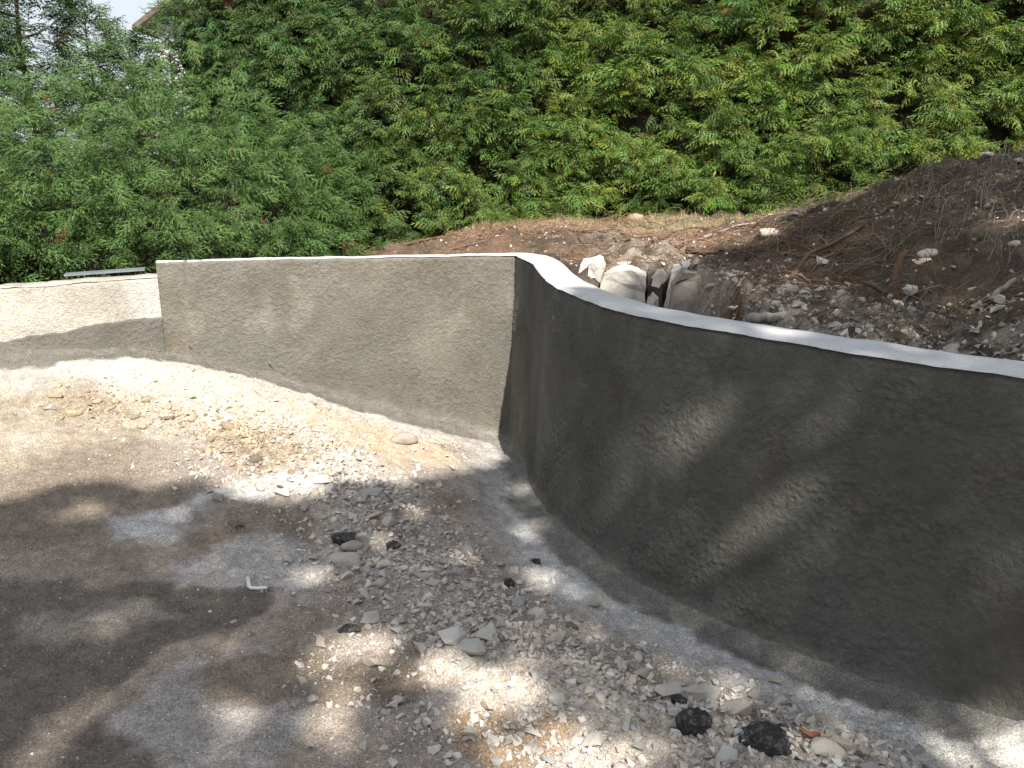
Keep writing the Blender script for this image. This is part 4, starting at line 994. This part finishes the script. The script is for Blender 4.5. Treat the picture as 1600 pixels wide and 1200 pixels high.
# low dense skirt of the same hedge row behind the low wall
def skirt():
    n = 3300; sx = rng.uniform(-5.2, -1.3, n)
    sy = np.interp(sx, [-6.8, -4.2, -3, -2.2, -1.3], [4.05, 4.75, 5.3, 5.9, 7.4]) + .10 * fbm(sx * 2, sx * 0, 0, 3, 151); z0 = bz(sx, sy)
    back = rng.random(n) ** 1.3; hm = np.interp(back, [0, .3, 1], [.45, 1.0, 1.75]) + .25 * fbm(sx * 1.5, sx * 0 + 4, 0, 2, 152)
    z = z0 - .05 + np.sqrt(rng.random(n)) * hm
    y = sy + back * 1.3 + .08 * fbm(sx * 4, z * 4, 0, 2, 153)
    D = np.c_[rng.normal(0, .7, n), -rng.uniform(.3, 1, n), rng.normal(.25, .4, n)]; Nn = np.c_[rng.normal(0, .5, n), -.6 + rng.normal(0, .45, n), np.full(n, .75)]
    b_ = rng.random((n, 1)); col = (G_MID * (1 - b_) + G_BRIGHT * .6 * b_) * .5 + G_BLUE * .5; br = (rng.random(n) < .006)[:, None]; col = np.where(br, G_BROWN, col) * rng.uniform(.7, 1.25, (n, 1))
    return sprays(np.c_[sx, y, z], D, Nn, rng.uniform(.6, 1.05, n), col, SPR)
sk = empty('low_hedge', (-4.5, 7.2, .72)); tag(sk, 'shaggy low hedge directly behind the low pale wall', 'hedge')
v, f, c = skirt(); o = child('foliage', mesh_np('foliage', v, f, M['foliage'], False, c), sk); o['kind'] = 'stuff'
# dark backing sheet of the low hedge, its shade put into the colour
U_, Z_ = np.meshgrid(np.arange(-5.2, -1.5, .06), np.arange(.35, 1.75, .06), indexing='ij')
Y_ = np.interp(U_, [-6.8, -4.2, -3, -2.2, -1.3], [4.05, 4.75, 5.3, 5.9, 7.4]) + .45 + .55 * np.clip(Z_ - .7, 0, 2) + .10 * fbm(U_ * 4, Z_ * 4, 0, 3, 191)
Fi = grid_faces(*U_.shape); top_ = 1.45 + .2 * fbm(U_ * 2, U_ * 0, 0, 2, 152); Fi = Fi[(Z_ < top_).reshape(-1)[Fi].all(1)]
o = child('shade_core', mesh_np('shade_core', np.stack([U_, Y_, Z_], -1).reshape(-1, 3), Fi, M['strand'], False, np.tile((.030, .026, .014), (U_.size, 1))), sk); o['kind'] = 'stuff'
for i in range(9):
    x = -5.0 + .33 * i; y = float(np.interp(x, [-6.8, -4.2, -3, -2.2], [4.6, 5.15, 5.75, 6.7])) + .7; pts = [(x + 4.5 + random.gauss(0, .03), y - 7.2, t * 1.1 + float(bz(x, y)) - .72 - .06) for t in np.linspace(0, 1, 5)]
    link('trunk', tube_me('trunk', pts, [.035, .03, .025, .018, .008], M['bark'], 7), sk)

# ------------------------------------------------------------------ pale house far behind
hs = empty('house', (-10.7, 27, .4)); tag(hs, 'pale rendered house with a brown roof edge behind the conifers', 'house')
def poly_me(name, v, f, mat):
    me = bpy.data.meshes.new(name); me.from_pydata(v, [], f); me.materials.append(M[mat]); return me
GW, EZ, AZ, DP = 9.0, 5.15, 8.2, 11.0
link('wall', poly_me('wall', [(0, 0, 0), (GW, 0, 0), (GW, 0, EZ), (GW / 2, 0, AZ), (0, 0, EZ), (0, DP, 0), (GW, DP, 0), (GW, DP, EZ), (GW / 2, DP, AZ), (0, DP, EZ)], [(0, 1, 2, 3, 4), (5, 9, 8, 7, 6), (0, 4, 9, 5), (1, 6, 7, 2)], 'house_wall'), hs)
for sg in (0, 1):
    X_ = lambda x: GW - x if sg else x
    v_ = [(X_(-.5), -.55, EZ - .30), (X_(GW / 2), -.55, AZ + .04), (X_(GW / 2), DP + .5, AZ + .04), (X_(-.5), DP + .5, EZ - .30)]; v_ += [(a_, b_, c_ + .16) for a_, b_, c_ in v_]
    link('roof', poly_me('roof', v_, [(0, 1, 2, 3), (7, 6, 5, 4), (0, 4, 5, 1), (1, 5, 6, 2), (2, 6, 7, 3), (3, 7, 4, 0)], 'house_roof'), hs)
def box_me(name, x0, x1, y0, y1, z0, z1, mat):
    return poly_me(name, [(x, y, z) for x in (x0, x1) for y in (y0, y1) for z in (z0, z1)], [(0, 1, 3, 2), (4, 6, 7, 5), (0, 4, 5, 1), (2, 3, 7, 6), (0, 2, 6, 4), (1, 5, 7, 3)], mat)
for x in (1.6, 5.8):
    w_ = link('window', box_me('window', x, x + 1.3, -.06, .1, 2.0, 3.4, 'house_wall'), hs); link('pane', box_me('pane', x + .08, x + 1.22, -.07, .0, 2.08, 3.32, 'glass'), w_)

# ------------------------------------------------------------------ broadleaf trees behind the viewer whose shade falls on the drive
sd = np.array((SUN_TO.x, SUN_TO.y)) / SUN_TO.z        # horizontal shift towards the sun per metre of height
SH = np.array([(-6, -2.5), (-6, 3.2), (-4, 3.25), (-2.6, 3.45), (-2.0, 3.75), (-1.55, 3.85), (-1.05, 3.72), (-.55, 4.1), (-.15, 4.5), (.02, 4.72), (.16, 4.95), (.6, 5.35), (1.2, 5.95), (1.6, 6.6), (2.4, 7.2), (5.5, 7.6), (5.5, -2.5)])
def inside(x, y, Q):
    r = np.zeros(len(x), bool)
    for a_, b_ in zip(Q, np.roll(Q, -1, 0)):
        r ^= ((a_[1] > y) != (b_[1] > y)) & (x < (b_[0] - a_[0]) * (y - a_[1]) / (b_[1] - a_[1] + 1e-12) + a_[0])
    return r
def foot(p):                                          # sun-ray footprint of a point on the plane z=0
    return np.array((p[0] - sd[0] * p[2], p[1] - sd[1] * p[2]))
def wall_pt(px, py):
    Pp = V2.reshape(-1, 3); r = ray(px, py); r = r / np.linalg.norm(r); Q = Pp - np.array((0, 0, CAM_H)); return Pp[int(np.argmin(np.linalg.norm(np.cross(Q, r), axis=1)))]
def g3(px, py):
    p_ = gp(px, py); return (p_[0], p_[1], float(gz(p_[0], p_[1])))
GAPS = []
for cx, cy, ax, ay, ang, k_ in ((1065, 688, 34, 26, 0, 12), (1222, 788, 80, 22, -34, 18)):
    for q_ in range(k_):
        rr_, th_ = math.sqrt(random.random()), random.uniform(0, 6.28); u_, v_ = ax * rr_ * math.cos(th_), ay * rr_ * math.sin(th_); ca, sa = math.cos(R(ang)), math.sin(R(ang))
        GAPS.append((foot(wall_pt(cx + u_ * ca - v_ * sa, cy + u_ * sa + v_ * ca)), .05))
GAPS += [(foot(g3(*q)), r_ + .028) for q, r_ in [((545, 1018), .10), ((585, 1015), .08), ((500, 1040), .05), ((530, 1080), .05), ((365, 1105), .05), ((375, 1130), .04), ((165, 975), .04), ((105, 1135), .045), ((130, 1105), .035), ((55, 1185), .045), ((690, 1050), .10), ((770, 1075), .12), ((740, 1120), .07), ((820, 765), .06), ((835, 820), .05), ((520, 1135), .06), ((490, 900), .07), ((880, 1180), .12), ((970, 1195), .10), ((800, 1180), .08), ((720, 870), .045), ((650, 800), .04), ((840, 900), .05), ((1560, 1180), .16), ((1620, 1190), .16)]]
GX_ = np.array([g_[0] for g_ in GAPS]); GR_ = np.array([g_[1] for g_ in GAPS])
def make_tree(trunk_xy, hrange, n, sel, lab, seed, wide):
    r = np.random.default_rng(seed); tr = empty('broadleaf_tree', (trunk_xy[0], trunk_xy[1], 0)); tag(tr, lab, 'tree', 'shade trees')
    pts = []
    while sum(map(len, pts)) < n:
        u = r.uniform(-6, 5.5, 60000); v = r.uniform(-2.5, 7.6, 60000); k_ = inside(u + .10 * fbm(u * 4, v * 4, 0, 3, 161), v + .10 * fbm(u * 4, v * 4, 5, 3, 162), SH) & sel(u, v)
        k_ &= fbm(u * 2.6, v * 2.6, 0, 3, 163) > -.95
        u, v = u[k_], v[k_]; d2 = np.sqrt(((u[:, None] - GX_[None, :, 0]) ** 2 + (v[:, None] - GX_[None, :, 1]) ** 2)) - GR_[None] * (1 + .3 * r.normal(size=(len(u), 1)) * .5)
        k_ = d2.min(1) > 0; u, v = u[k_], v[k_]
        h = r.uniform(*hrange, len(u)) + .5 * fbm(u * .8, v * .8, 0, 2, 164)
        pts.append(np.c_[u + sd[0] * h, v + sd[1] * h, h])
    Pt = np.vstack(pts)[:n]
    Nn = r.normal(0, .6, (n, 3)) + np.array((.1, -.4, 1.0)); Nn /= np.linalg.norm(Nn, axis=1)[:, None]
    D = np.cross(Nn, r.normal(size=(n, 3))); D /= np.linalg.norm(D, axis=1)[:, None]; Sd = np.cross(Nn, D); l = r.uniform(.09, .15, n)[:, None]
    Vq = np.stack([Pt - D * l * .5, Pt + Sd * l * .30, Pt + D * l * .5, Pt - Sd * l * .30], 1) - np.array((trunk_xy[0], trunk_xy[1], 0))
    col = np.array((.055, .11, .025)) * r.uniform(.7, 1.4, (n, 1))
    o = link('crown', mesh_np('crown', Vq.reshape(-1, 3), np.arange(4 * n).reshape(-1, 4), M['leaf'], False, np.repeat(col, 4, 0)), tr); o['kind'] = 'stuff'
    link('trunk', tube_me('trunk', [(0, 0, -.2), (.03, .0, 2.6), (.0, .05, 5.0), (.05, .1, 7.6)], [.28, .24, .18, .10], M['bark'], 12), tr)
    for i in range(9):
        q = Pt[r.integers(0, n)] - np.array((trunk_xy[0], trunk_xy[1], 0)); b0 = Vector((.03, .06, r.uniform(4.6, 7.4))); q = Vector(q); m_ = b0.lerp(q, .5) + Vector((0, 0, .35))
        link('limb', tube_me('limb', [b0, b0.lerp(m_, .55) + Vector((0, 0, .1)), m_, q], [.075, .055, .04, .012], M['bark'], 7), tr)
make_tree((2.9, -5.2), (8.4, 10.8), 36000, lambda u, v: u > -.4, 'broadleaf tree behind the viewer shading the curved wall', 5, 1)
make_tree((-2.9, -4.8), (8.2, 10.6), 34000, lambda u, v: u < .0, 'broadleaf tree behind the viewer shading the brown soil of the drive', 6, 1)
